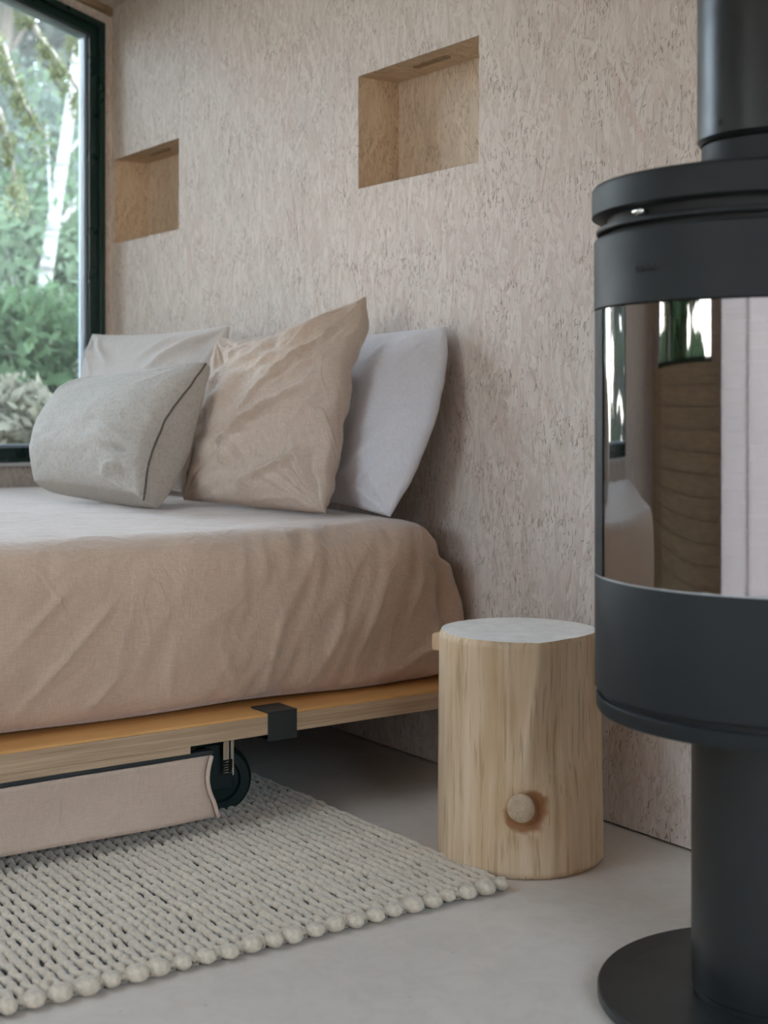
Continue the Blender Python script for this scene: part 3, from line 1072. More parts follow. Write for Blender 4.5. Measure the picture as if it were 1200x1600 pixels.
# ------------------------------------------------------------------ pillows
def pillow(name, BL, BR, TR, TL, T, mat, label, seed=0, sag=(0.03, 0.03, 0.03, 0.03), wr=0.012, n=80, flat=0.42, bulge=(1, 1), creases=(), seam=None, cat='pillow', corner=0.6, noff=0.0, edgewave=0.003, fold=None, gusset=0.0):
    BL, BR, TR, TL = map(Vector, (BL, BR, TR, TL))
    nv = (BR - BL).cross(TL - BL).normalized()      # towards the room
    rnd = random.Random(seed)
    def base(u, v):
        s, t = (u + 1) / 2, (v + 1) / 2
        p = BL * (1 - s) * (1 - t) + BR * s * (1 - t) + TR * s * t + TL * (1 - s) * t
        eu = (BR - BL).lerp(TR - TL, t)
        ev = (TL - BL).lerp(TR - BR, s)
        # concave edges between the ears
        p = p + ev * (sag[0] * (1 - u * u) * (1 - t) ** 3) - ev * (sag[2] * (1 - u * u) * t ** 3)
        p = p + eu * (sag[3] * (1 - v * v) * (1 - s) ** 3) - eu * (sag[1] * (1 - v * v) * s ** 3)
        return p
    cor = [(-1, -1), (1, -1), (1, 1), (-1, 1)]
    def height(u, v, side):
        e = max(0.0, (1 - abs(u) ** 2.4)) ** flat * max(0.0, (1 - abs(v) ** 2.4)) ** flat
        h = T * e
        inn = min(1.0, 6 * min(1 - abs(u), 1 - abs(v)))
        w_ = 0.0
        for k, (cu, cv) in enumerate(cor):
            du, dv = u - cu, v - cv
            r = math.hypot(du, dv)
            a = math.atan2(dv, du)
            w_ += math.exp(-(r / corner) ** 2) * (noise.noise(Vector((a * 5.0 + k * 7, r * 0.9, seed + side * 3))) + 0.5 * noise.noise(Vector((a * 11.0 + k * 3, r * 1.3, seed + 5 + side * 3))))
        w_ += 0.55 * fbm(Vector((u * 1.6 + v * 0.8 + seed, v * 2.6 - u * 0.5, side * 4 + 0.3)), 3)
        h += wr * w_ * inn
        if side == 0:
            for (a_, b_, cw, cd) in creases:
                h += crease((u, v), a_, b_, cw, cd) * inn
        return h
    bm = bmesh.new()
    F, Bk = [], []
    gz = lambda v_: gusset * (0.20 + 0.80 * (1 - sstep(-0.1, 1.0, v_)) - 0.45 * (1 - sstep(-1.0, -0.45, v_)))
    for i in range(n + 1):
        rf, rb = [], []
        for j in range(n + 1):
            # finer towards the edges
            u = math.sin((i / n - 0.5) * PI) * 0.5 + (2 * i / n - 1) * 0.5
            v = math.sin((j / n - 0.5) * PI) * 0.5 + (2 * j / n - 1) * 0.5
            p = base(u, v)
            on_edge = i in (0, n) or j in (0, n)
            ew = nv * (edgewave * noise.noise(Vector((u * 6, v * 6, seed + 1.5))))
            if fold:
                p = p + fold(u, v, nv)
            pe = p + ew
            vf = bm.verts.new(pe + nv * (height(u, v, 0) * bulge[0] + gz(v) * (1 if not on_edge else 0.8) + noff))
            rf.append(vf)
            if on_edge and not gusset:
                rb.append(vf)
            else:
                rb.append(bm.verts.new(pe - nv * (height(u, v, 1) * bulge[1] + gz(v) * (1 if not on_edge else 0.8) - noff)))
        F.append(rf); Bk.append(rb)
    for i in range(n):
        for j in range(n):
            bm.faces.new((F[i][j], F[i + 1][j], F[i + 1][j + 1], F[i][j + 1]))
            bm.faces.new((Bk[i][j], Bk[i][j + 1], Bk[i + 1][j + 1], Bk[i + 1][j]))
    if gusset:
        for i in range(n):
            for (aa, bb) in (((i, 0), (i + 1, 0)), ((i + 1, n), (i, n)), ((0, i + 1), (0, i)), ((n, i), (n, i + 1))):
                bm.faces.new((F[aa[0]][aa[1]], Bk[aa[0]][aa[1]], Bk[bb[0]][bb[1]], F[bb[0]][bb[1]]))
    edge_pts = [F[n][j].co.copy() for j in range(n + 1)]
    top_pts = [F[i][n].co.copy() for i in range(n + 1)]
    o = bm_obj(name, bm, mat, None, smooth=True)
    md = o.modifiers.new('sub', 'SUBSURF'); md.levels = 1; md.render_levels = 1
    tag(o, label, cat, 'pillows and cushions at the head of the bed')
    return o, edge_pts, top_pts


# white pillow against the wall, right
pillow('pillow', (2.02, 3.47, 0.655), (1.975, 2.805, 0.632), (2.118, 2.768, 1.098), (2.118, 3.47, 1.095), 0.062, M['cotton_white'],
       'white cotton pillow at the right end, leaning directly on the board wall', seed=3, sag=(0.02, -0.10, 0.02, 0.0), wr=0.010, bulge=(1.0, 0.45), corner=0.5,
       creases=(((0.2, -0.9), (0.85, 0.1), 0.05, 0.008), ((0.5, -0.8), (0.9, -0.2), 0.03, 0.006), ((0.3, 0.6), (0.55, 0.95), 0.03, 0.005)))
# pale pillow against the wall, left, behind the grey cushion
pillow('pillow', (1.86, 4.56, 0.665), (1.86, 3.66, 0.660), (1.985, 3.62, 1.135), (1.975, 4.58, 1.150), 0.075, M['linen_pale'],
       'pale linen pillow at the left end, its pointed corner in front of the window frame', seed=11, sag=(0.0, 0.0, 0.035, 0.02), wr=0.012, bulge=(1.0, 0.6),
       creases=(((-0.95, 0.9), (-0.6, 0.4), 0.05, 0.018), ((-0.75, 0.95), (-0.35, 0.55), 0.05, 0.016), ((0.3, 0.45), (0.9, 0.95), 0.06, 0.024), ((0.1, 0.6), (0.6, 0.98), 0.05, 0.014)))
# big sand sham in front


def ear(u, v, nv):
    k = sstep(0.55, 1.0, u) * sstep(0.55, 1.0, v)
    kb = math.exp(-((v - 0.72) / 0.22) ** 2) * sstep(0.3, 1.0, u)
    return nv * (-0.02 * k) + Vector((0, -0.030 * kb, 0))


pillow('pillow', (1.735, 3.43, 0.650), (1.850, 2.895, 0.640), (1.985, 2.950, 1.185), (1.895, 3.50, 1.090), 0.085, M['linen_sham'],
       'large sand-coloured linen pillow with a tall pointed right corner, in the middle', seed=21, sag=(0.005, 0.01, 0.105, 0.0), wr=0.032, corner=0.7, fold=ear, n=100, edgewave=0.012,
       creases=(((-0.1, -0.1), (0.95, 0.75), 0.035, 0.034), ((-0.35, -0.42), (0.75, 0.12), 0.04, 0.036), ((0.0, -0.85), (0.9, -0.45), 0.04, 0.022), ((-0.15, -0.22), (0.5, 0.05), 0.03, 0.018), ((0.45, 0.2), (0.95, 0.5), 0.035, 0.020), ((0.55, -0.3), (0.9, 0.05), 0.03, 0.014),
                ((0.35, 0.55), (0.9, 1.0), 0.05, 0.014), ((0.1, -0.97), (0.85, -0.9), 0.03, 0.016), ((-0.6, 0.6), (-0.1, 0.95), 0.06, 0.010), ((-0.2, 0.35), (0.5, 0.62), 0.04, 0.010)))
# grey felt cushion
gc, ep, tp = pillow('cushion', (1.490, 3.80, 0.672), (1.560, 3.270, 0.656), (1.720, 3.255, 1.008), (1.640, 3.93, 0.960), 0.100, M['felt_grey'],
                    'grey felt cushion with a dark seam and tucked side, in front', seed=31, sag=(0.0, 0.05, 0.05, 0.0), wr=0.009, flat=0.36, bulge=(1.0, 0.75), cat='cushion',
                    gusset=0.042, corner=0.5, creases=(((0.60, -0.52), (1.0, -0.50), 0.035, -0.034), ((0.55, -0.85), (0.95, -0.62), 0.07, 0.020), ((0.5, -0.2), (0.95, -0.40), 0.08, 0.016), ((0.80, -1.0), (0.86, -0.55), 0.03, -0.022), ((-0.2, 0.9), (-0.75, 0.55), 0.08, 0.012)))
bm = bmesh.new()
add_tube(bm, [p + Vector((-0.002, -0.001, 0)) for p in ep], 0.0028, 6)
sm = bm_obj('seam_piping', bm, M['seam'], gc, smooth=True)
sm['label'] = 'dark seam down the right edge'

# ------------------------------------------------------------------ log stool
LCX, LCY, LR, LH = 1.862, 2.188, 0.162, 0.452
KA = math.atan2(-LCY, -LCX)            # direction towards the camera
m, nt, b = new_mat('peeled_pine', rough=0.55, spec=0.3)
N = NT(nt)
co = N.objco()
g = N.noise(N.mapping(co, scale=(26, 26, 1.6)), 1.0, 5, 0.6, 0.5)
g2 = N.noise(N.mapping(co, scale=(90, 90, 5)), 1.0, 3, 0.6, 0.2)
mix = N.math('ADD', N.math('MULTIPLY', g, 0.6), N.math('MULTIPLY', g2, 0.4))
col = N.ramp(mix, [(0.34, (0.48, 0.32, 0.175)), (0.47, (0.66, 0.48, 0.30)), (0.60, (0.75, 0.575, 0.395))])
st = N.ramp(N.noise(N.mapping(co, scale=(120, 120, 7), loc=(1, 2, 3)), 1.0, 2), [(0.58, (0, 0, 0)), (0.66, (1, 1, 1))])
col = N.mixc(N.math('MULTIPLY', st, 0.55), col, (0.36, 0.24, 0.14))
warm = N.ramp(N.noise(N.mapping(co, scale=(9, 9, 1.0), loc=(4, 0, 0)), 1.0, 3), [(0.5, (0, 0, 0)), (0.68, (1, 1, 1))])
col = N.mixc(N.math('MULTIPLY', warm, 0.5), col, (0.56, 0.35, 0.17))
# rusty resin stain hugging the knot (below and right of it)
KZ = 0.138
ka = KA + math.radians(0.0)
kp = Vector((LR * math.cos(ka), LR * math.sin(ka), KZ))
rt = Vector((-math.sin(ka), math.cos(ka), 0)) * 1.0     # tangent
cam_right = Vector((math.sin(math.radians(55.1)), -math.cos(math.radians(55.1)), 0))
if rt.dot(cam_right) < 0:
    rt = -rt
sc_ = kp + rt * 0.011 + Vector((0, 0, -0.008))
vm = N.n('ShaderNodeVectorMath', operation='DISTANCE')
nz_ = N.n('ShaderNodeTexNoise'); nz_.inputs['Scale'].default_value = 26; N.link(co, nz_.inputs['Vector'])
wv_ = N.n('ShaderNodeVectorMath', operation='MULTIPLY_ADD')
N.link(nz_.outputs['Color'], wv_.inputs[0]); wv_.inputs[1].default_value = (0.034, 0.034, 0.034)
sub_ = N.n('ShaderNodeVectorMath', operation='SUBTRACT')
N.link(co, sub_.inputs[0]); sub_.inputs[1].default_value = (0.017, 0.017, 0.017)
N.link(sub_.outputs[0], wv_.inputs[2])
N.link(wv_.outputs[0], vm.inputs[0]); vm.inputs[1].default_value = sc_
stain = N.ramp(vm.outputs['Value'], [(0.038, (1, 1, 1)), (0.047, (0, 0, 0))])
col = N.mixc(N.math('MULTIPLY', stain, 0.92), col, (0.25, 0.075, 0.014))
halo = N.ramp(vm.outputs['Value'], [(0.035, (1, 1, 1)), (0.085, (0, 0, 0))])
col = N.mixc(N.math('MULTIPLY', halo, 0.30), col, (0.50, 0.29, 0.14))
N.link(col, b.inputs['Base Color'])
N.bump(mix, b, 0.35, 0.004)
M['pine'] = m
m, nt, b = new_mat('pine_end_grain', rough=0.7, spec=0.2)
N = NT(nt)
co = N.objco()
ln_ = N.n('ShaderNodeVectorMath', operation='LENGTH')
dd = N.mapping(co, scale=(1, 1, 0), loc=(0.02, -0.01, 0))
N.link(dd, ln_.inputs[0])
rn = N.math('ADD', ln_.outputs['Value'], N.math('MULTIPLY', N.noise(co, 9, 3), 0.02))
wv = N.math('SINE', N.math('MULTIPLY', rn, 900))
cc = N.mixc(N.math('MULTIPLY', N.math('ADD', N.math('MULTIPLY', wv, 0.5), 0.5), 0.35), (0.90, 0.86, 0.80), (0.80, 0.74, 0.66))
cc = N.mixc(1.0, cc, N.ramp(N.noise(co, 30, 4), [(0.3, (0.9,) * 3), (0.7, (1.04,) * 3)]), 'MULTIPLY')
N.link(cc, b.inputs['Base Color'])
N.bump(N.noise(N.mapping(co, scale=(1, 1, 1)), 160, 3), b, 0.35, 0.002)
M['pine_end'] = m

stump = tag(empty('log_stool', (LCX, LCY, 0)), 'peeled pine log stool with a big knot, standing at the rug corner beside the bed', 'stool')
nS, nH = 180, 90
# a ridge runs from the top down to the knot: flatter face left of it, side face right of it
vs, fs = [], []
sgn_r = 1 if (Vector((-math.sin(KA), math.cos(KA), 0))).dot(cam_right) > 0 else -1


def log_r(a, z):
    t = z / LH
    r = LR * (1.0 + 0.022 * (1 - t) ** 2)
    c, s = math.cos(a), math.sin(a)
    r += 0.006 * noise.noise(Vector((c * 1.3, s * 1.3, z * 1.2))) + 0.0016 * noise.noise(Vector((c * 9, s * 9, z * 2.2)))
    da = (a - KA + PI) % (2 * PI) - PI
    da *= sgn_r                                   # positive = to the right in the photo
    rc = 0.20 - 0.16 * sstep(1.0, 0.45, t) if False else (0.02 + 0.19 * sstep(0.38, 1.0, t))
    x = da - rc
    k = sstep(0.25, 0.6, t)
    r += 0.010 * k * math.exp(-abs(x) / 0.16)
    r -= 0.012 * k * sstep(0.02, 0.5, x) * (1 - sstep(0.9, 1.5, x))
    # swelling around the knot
    d = math.hypot(da * LR, z - KZ)
    r += 0.010 * math.exp(-(d / 0.055) ** 2)
    dr = math.hypot(da * LR - 0.006, z - KZ + 0.004)
    r -= 0.014 * math.exp(-((dr - 0.031) / 0.0085) ** 2) * (0.35 + 0.65 * sstep(-0.02, 0.03, da * LR - (z - KZ)))
    # eased top and bottom arrises
    r -= 0.005 * sstep(0.010, 0.0, LH - z) if False else 0.005 * (1 - sstep(0.0, 0.010, LH - z))
    r -= 0.007 * (1 - sstep(0.0, 0.012, z))
    return r


hz = [LH * (j / nH) for j in range(nH + 1)]
hz[0], hz[-1] = 0.001, LH
for j, z in enumerate(hz):
    for i in range(nS):
        a = 2 * PI * i / nS
        r = log_r(a, z)
        vs.append((r * math.cos(a), r * math.sin(a), z))
for j in range(nH):
    for i in range(nS):
        fs.append((j * nS + i, j * nS + (i + 1) % nS, (j + 1) * nS + (i + 1) % nS, (j + 1) * nS + i))
fs.append(tuple(reversed(range(nS))))
trunk = mesh_obj('trunk', vs, fs, M['pine'], stump, True)
trunk.data.set_sharp_from_angle(angle=math.radians(60))
vs, fs = [], []
nR = 24
for q in range(1, nR + 1):
    for i in range(nS):
        a = 2 * PI * i / nS
        r = log_r(a, LH) * q / nR
        vs.append((r * math.cos(a), r * math.sin(a), LH + (0.0012 * noise.noise(Vector((r * math.cos(a) * 25, r * math.sin(a) * 25, 3))) if q < nR else 0)))
vs.append((0, 0, LH))
for q in range(nR - 1):
    for i in range(nS):
        fs.append((q * nS + i, (q + 1) * nS + i, (q + 1) * nS + (i + 1) % nS, q * nS + (i + 1) % nS))
for i in range(nS):
    fs.append((len(vs) - 1, i, (i + 1) % nS))
tf = mesh_obj('sawn_top', vs, fs, M['pine_end'], stump, True)
# knot
kd = Vector((math.cos(KA), math.sin(KA), 0))
side = rt.normalized()
bm = bmesh.new()
kv = []
for q in range(7):
    rr_ = 0.0262 * q / 6
    kv.append([])
    for i in range(32):
        a = 2 * PI * i / 32
        rad_ = rr_ * (1 + 0.07 * noise.noise(Vector((math.cos(a), math.sin(a), 5))))
        out_ = 0.0150 - 0.006 * (q / 6) ** 4 + 0.0005 * noise.noise(Vector((rad_ * 200, a, 2)))
        kv[-1].append(bm.verts.new(kd * (LR * 1.01 + out_) + side * (rad_ * math.cos(a)) + Vector((0, 0, KZ + 0.002 + rad_ * 1.05 * math.sin(a)))))
last = []
for i in range(32):
    a = 2 * PI * i / 32
    last.append(bm.verts.new(kd * (LR * 0.95) + side * (0.026 * math.cos(a)) + Vector((0, 0, KZ + 0.002 + 0.027 * math.sin(a)))))
kv.append(last)
for q in range(len(kv) - 1):
    for i in range(32):
        bm.faces.new((kv[q][i], kv[q][(i + 1) % 32], kv[q + 1][(i + 1) % 32], kv[q + 1][i]))
bmesh.ops.remove_doubles(bm, verts=bm.verts, dist=1e-5)
kmat = wood('knot_wood', (0.46, 0.32, 0.20), (0.62, 0.48, 0.34), (60, 60, 60), rough=0.6)
kn = bm_obj('knot', bm, kmat, stump, smooth=True)
kn['label'] = 'round branch knot low on the front'
# short stub at the upper left edge
bm = bmesh.new()
sa = KA - sgn_r * math.radians(99)
sd = Vector((math.cos(sa), math.sin(sa), 0))
ss = Vector((-sd.y, sd.x, 0))
for s0 in range(1):
    a0_, a1_ = LR * 0.93, LR + 0.018
    vv = [bm.verts.new(sd * r_ + ss * (w_ * 0.014) + Vector((0, 0, h_))) for r_ in (a0_, a1_) for w_ in (-1, 1) for h_ in (0.404, 0.438)]
    for f in ((0, 1, 3, 2), (4, 6, 7, 5), (0, 4, 5, 1), (2, 3, 7, 6), (0, 2, 6, 4), (1, 5, 7, 3)):
        bm.faces.new([vv[i] for i in f])
stub_m = wood('orange_pine', (0.66, 0.42, 0.24), (0.80, 0.60, 0.42), (30, 30, 8))
st = bm_obj('wooden_peg', bm, stub_m, stump, bevel=0.003)
st['label'] = 'small orange wooden peg at the upper left'

# ------------------------------------------------------------------ stove
SX, SY = 1.718, 1.412
stv = tag(empty('wood_stove', (SX, SY, 0)), 'round black wood-burning stove on a column with curved glass door', 'stove')
R = 0.283
fa = math.atan2(-SY, -SX)     # towards the camera
lathe('base_plate', [(0.0, 0.0005), (0.272, 0.0005), (0.277, 0.004), (0.277, 0.017), (0.275, 0.020), (0.0, 0.020)], SX, SY, M['stove_satin'], stv, 160)
lathe('column', [(0.134, 0.0205), (0.134, 0.030), (0.1355, 0.032), (0.1355, 0.445), (0.0, 0.445)], SX, SY, M['stove_satin'], stv, 128)
lathe('bottom_ring', [(0.10, 0.438), (0.262, 0.438), (0.276, 0.441), (0.279, 0.447), (0.279, 0.4625), (0.277, 0.4645), (0.10, 0.4645)], SX, SY, M['stove'], stv, 192)
lathe('ring_gap', [(0.10, 0.4645), (0.270, 0.4645), (0.270, 0.4735), (0.10, 0.4735)], SX, SY, M['stove_edge'], stv, 128)
lathe('lower_drum', [(0.10, 0.4735), (0.2775, 0.4735), (0.281, 0.477), (0.281, 0.6425), (0.2800, 0.6455), (0.10, 0.6455)], SX, SY, M['stove'], stv, 192)
lathe('upper_drum', [(0.10, 1.0455), (0.2805, 1.0455), (0.282, 1.047), (0.282, 1.149), (0.2795, 1.1525), (0.10, 1.1525)], SX, SY, M['stove'], stv, 192)
lathe('vent_gap', [(0.10, 1.1525), (0.262, 1.1525), (0.262, 1.1605), (0.10, 1.1605)], SX, SY, M['stove_edge'], stv, 128)
lathe('vent_ring', [(0.10, 1.1605), (0.2765, 1.1605), (0.2785, 1.1625), (0.2785, 1.1665), (0.2765, 1.1685), (0.10, 1.1685)], SX, SY, M['stove'], stv, 192)
lathe('lid_gap', [(0.10, 1.1685), (0.262, 1.1685), (0.262, 1.185), (0.10, 1.185)], SX, SY, M['stove_edge'], stv, 128)
lathe('lid', [(0.0, 1.184), (0.280, 1.184), (0.2855, 1.187), (0.2855, 1.226), (0.282, 1.2305), (0.0, 1.2305)], SX, SY, M['stove'], stv, 192)
lathe('collar', [(0.118, 1.2308), (0.1205, 1.2315), (0.1205, 1.290), (0.116, 1.293), (0.116, 1.30), (0.09, 1.30)], SX, SY, M['stove'], stv, 128)
lathe('flue_pipe', [(0.112, 1.2935), (0.122, 1.2935), (0.127, 1.3000), (0.127, ceil_z(SX) + 0.02), (0.112, ceil_z(SX) + 0.02)], SX, SY, M['stove_satin'], stv, 128, closed_prof=True)
# screw in the pipe
pa = fa - sgn_r * math.radians(-0)
cr_ang = math.atan2(cam_right.y, cam_right.x)
# angular sign so that positive turns to the photo's right
def sang(deg):
    v = Vector((math.cos(fa + 0.01), math.sin(fa + 0.01), 0)) - Vector((math.cos(fa), math.sin(fa), 0))
    s_ = 1 if v.dot(cam_right) > 0 else -1
    return fa + s_ * math.radians(deg)


def on_drum(deg, r, z):
    a = sang(deg)
    return Vector((SX + r * math.cos(a), SY + r * math.sin(a), z))


bm = bmesh.new()
a = sang(-46)
add_tube(bm, [on_drum(-46, 0.125, 1.316), on_drum(-46, 0.1298, 1.316)], 0.0045, 12)
bm_obj('pipe_screw', bm, M['logo'], stv)
# glass door between the drums
g0, g1 = sorted((sang(-76.5), sang(96)))
lathe('glass_door', [(0.2795, 0.6475), (0.2795, 1.0440), (0.2755, 1.0440), (0.2755, 0.6475)], SX, SY, M['stove_glass'], stv, 160, g0, g1, closed_prof=True)
f0, f1 = sorted((sang(-76.5), sang(-66.5)))
lathe('door_frame', [(0.2802, 0.6475), (0.2812, 0.6475), (0.2812, 1.0440), (0.2802, 1.0440)], SX, SY, M['stove_edge'], stv, 12, f0, f1, closed_prof=True)
f0, f1 = sorted((sang(96), sang(360 - 76.5)))
lathe('side_casing', [(0.240, 0.6460), (0.281, 0.6460), (0.281, 1.0450), (0.240, 1.0450)], SX, SY, M['stove'], stv, 120, f0, f1, closed_prof=True)
f0, f1 = sorted((sang(-76.0), sang(95)))
lathe('glass_seal', [(0.2750, 0.6457), (0.2818, 0.6457), (0.2818, 0.6474), (0.2750, 0.6474)], SX, SY, M['stove_seal'], stv, 120, f0, f1, closed_prof=True)
# firebox inside
bm = bmesh.new()
n_ = 40
for k in range(17):
    z0_ = 0.652 + k * 0.0232
    rings = []
    b0, b1 = sang(-100), sang(-260)
    vsb = []
    for i in range(n_ + 1):
        a = b0 + (b1 - b0) * i / n_
        vsb.append([bm.verts.new((SX + r_ * math.cos(a), SY + r_ * math.sin(a), z_)) for r_, z_ in ((0.205, z0_), (0.205, z0_ + 0.018), (0.212, z0_ + 0.0232), (0.235, z0_ + 0.0232))])
    for i in range(n_):
        for t in range(3):
            bm.faces.new((vsb[i][t], vsb[i + 1][t], vsb[i + 1][t + 1], vsb[i][t + 1]))
bm_obj('firebox_lining', bm, M['brick'], stv)
lathe('firebox_floor', [(0.0, 0.6460), (0.255, 0.6460), (0.255, 0.655), (0.0, 0.655)], SX, SY, M['stove_edge'], stv, 64)
# lever in the vent gap
bm = bmesh.new()
p0, p1 = on_drum(-45.5, 0.262, 1.1752), on_drum(-45.5, 0.2805, 1.1752)
add_tube(bm, [p0, p1], 0.0052, 14)
q0, q1 = on_drum(-46.8, 0.2785, 1.1752), on_drum(-42.6, 0.2785, 1.1752)
add_tube(bm, [q0, q1], 0.0045, 12)
lv = bm_obj('air_lever', bm, M['chrome'], stv, smooth=True)
lv['label'] = 'small bright steel lever'
# maker's mark: a short row of tiny letter-like relief marks, too small to read
bm = bmesh.new()
deg = -45.6
for wdt, kind in ((1.5, 'o'), (1.3, 'o'), (1.5, 'n'), (0.8, 'i'), (1.3, 'n'), (1.4, 'o')):
    zc_, hh = 1.094, 0.0042
    dm = deg + wdt / 2
    if kind == 'i':
        add_tube(bm, [on_drum(dm, 0.2822, zc_ - hh), on_drum(dm, 0.2822, zc_ + hh * 1.4)], 0.0013, 6)
    else:
        arc = range(0, 13) if kind == 'o' else range(0, 7)
        pts = [on_drum(dm + wdt * 0.36 * math.cos(q * PI / 6), 0.2822, zc_ + hh * math.sin(q * PI / 6)) for q in arc]
        if kind == 'n':
            pts = [on_drum(dm + wdt * 0.36, 0.2822, zc_ - hh)] + pts + [on_drum(dm - wdt * 0.36, 0.2822, zc_ - hh)]
        add_tube(bm, pts, 0.0014, 6, cap=kind != 'o')
    deg += wdt + 0.35
bm_obj('maker_mark', bm, M['logo'], stv, smooth=True)
adopt(stv)


# ------------------------------------------------------------------ the forest outside
def ground_z(x, y):
    if y > 5.6:
        return -0.35 + (0.02 + 0.28 * sstep(0.6, 2.4, x - 0.1 * (y - 5.6))) * (y - 5.6) + 0.10 * noise.noise(Vector((x * 0.4, y * 0.4, 0)))
    return -0.35 + 0.10 * noise.noise(Vector((x * 0.4, y * 0.4, 0)))
    d = max(0.0, y - 5.6) if y > 5.6 else max(0.0, -x - 3.0)
    return -0.35 + 0.30 * d + 0.15 * noise.noise(Vector((x * 0.4, y * 0.4, 0)))


bm = bmesh.new()
nx_, ny_ = 60, 60
gx = [-22 + 44 * i / nx_ for i in range(nx_ + 1)]
gy = [-14 + 42 * j / ny_ for j in range(ny_ + 1)]
gv = [[bm.verts.new((x, y, ground_z(x, y))) for y in gy] for x in gx]
for i in range(nx_):
    for j in range(ny_):
        bm.faces.new((gv[i][j], gv[i + 1][j], gv[i + 1][j + 1], gv[i][j + 1]))
g = bm_obj('ground', bm, M['ground'], smooth=True)
g['kind'] = 'structure'
g['label'] = 'brushy forest slope outside the window'


def leaves(name, clusters, size, count, mat, parent, seed, droop=0.0):
    """clusters: list of (centre, radii)"""
    rs = np.random.RandomState(seed)
    V = []
    per = max(1, count // len(clusters))
    for c, r in clusters:
        d = rs.normal(size=(per, 3))
        d /= np.linalg.norm(d, axis=1, keepdims=True)
        d *= rs.uniform(0.35, 1.0, size=(per, 1)) ** 0.6
        P = np.array(c) + d * np.array(r)
        a = rs.normal(size=(per, 3)); a[:, 2] -= droop
        a /= np.linalg.norm(a, axis=1, keepdims=True)
        b = np.cross(a, rs.normal(size=(per, 3)))
        b /= np.linalg.norm(b, axis=1, keepdims=True)
        s = size * rs.uniform(0.6, 1.3, size=(per, 1))
        V.append(np.stack([P - a * s, P + b * s * 0.45, P + a * s, P - b * s * 0.45], axis=1).reshape(-1, 3))
    V = np.concatenate(V)
    n = len(V) // 4
    me = bpy.data.meshes.new(name)
    me.from_pydata(V.tolist(), [], [(4 * i, 4 * i + 1, 4 * i + 2, 4 * i + 3) for i in range(n)])
    me.materials.append(mat)
    o = link_obj(name, me, parent)
    o['kind'] = 'stuff'
    return o


def shrub(x, y, w, h, mat, label, seed, size=0.05, count=1400, name='shrub'):
    z0 = ground_z(x, y)
    root = tag(empty(name, (x, y, z0)), label, 'bush')
    rs = random.Random(seed)
    cl = []
    bm = bmesh.new()
    for k in range(9):
        a = rs.uniform(0, 2 * PI); rr2 = rs.uniform(0, 0.55) * w
        c = (rr2 * math.cos(a), rr2 * math.sin(a) * 0.7, h * rs.uniform(0.35, 0.85))
        cl.append((c, (w * 0.38, w * 0.38, h * 0.26)))
        add_tube(bm, [(rs.uniform(-.05, .05), rs.uniform(-.05, .05), -0.05), (c[0] * .5, c[1] * .5, c[2] * .6), c], [0.022, 0.014, 0.006], 6)
    bm_obj('stem', bm, M['bark_dark'], root)
    leaves('foliage', cl, size, count, mat, root, seed)
    return root


def tree(x, y, h, r, crown, mat, bark, label, seed, lean=(0, 0), size=0.09, count=2600, name='tree', z_crown=0.45):
    z0 = ground_z(x, y)
    root = tag(empty(name, (x, y, z0)), label, 'tree')
    rs = random.Random(seed)
    bm = bmesh.new()
    pts, rd = [], []
    for k in range(13):
        t = k / 12
        pts.append((lean[0] * t * h + 0.05 * math.sin(t * 5 + seed), lean[1] * t * h, -0.1 + t * h))
        rd.append(r * (1 - 0.75 * t) * (1 + 0.25 * math.exp(-t * 20)))
    add_tube(bm, pts, rd, 12)
    bm_obj('trunk', bm, bark, root, smooth=True)
    cl = []
    for k in range(16):
        t = rs.uniform(z_crown, 1.0)
        a = rs.uniform(0, 2 * PI)
        b0_ = pts[int(t * 12)]
        q = (b0_[0] + crown * rs.uniform(0.3, 1) * math.cos(a) * (1.2 - t), b0_[1] + crown * rs.uniform(0.3, 1) * math.sin(a) * (1.2 - t), t * h)
        cl.append((q, (crown * 0.38, crown * 0.38, h * 0.07)))
    for c, _ in cl[:12]:
        bm = bmesh.new()
        t = max(0.1, (c[2] - 0.4) / h)
        b0_ = pts[int(min(12, t * 12))]
        add_tube(bm, [b0_, c], [r * 0.25, r * 0.06], 5)
        bm_obj('branch', bm, bark, root)
    leaves('foliage', cl, size, count, mat, root, seed + 1)
    return root


# visible wedge behind the window
tree(3.42, 9.0, 6.0, 0.055, 1.0, M['leaf_pale'], M['birch'], 'slender white-barked birch tree seen through the window', 5, lean=(0.115, 0.0), size=0.05, count=1500, name='birch_tree', z_crown=0.22)
hz_ = [(3.1, 8.0, 0.9, 1.2, 'leaf_green', 'fresh green bush below the birch, nearest the glass'), (2.5, 7.3, 0.7, 0.9, 'leaf_dry', 'dry straw-coloured bush just beyond the sill, at the left'),
       (3.3, 7.5, 0.6, 0.75, 'leaf_dry', 'dry pale bush just beyond the sill, beside the pillow corner'), (4.2, 9.8, 1.2, 1.6, 'leaf_pale', 'pale green bush right of the birch'),
       (3.4, 10.4, 1.4, 1.9, 'leaf_green', 'tall green bush behind the birch'), (4.8, 12.0, 1.8, 2.5, 'leaf_misty', 'grey-green thicket far up the slope, right side'),
       (3.9, 13.2, 1.9, 2.6, 'leaf_pale', 'pale thicket far up the slope, behind the birch')]
for i, (x, y, w, h, mk, lab) in enumerate(hz_):
    shrub(x, y, w, h, M[mk], lab, 50 + i, size=0.055, count=2200)
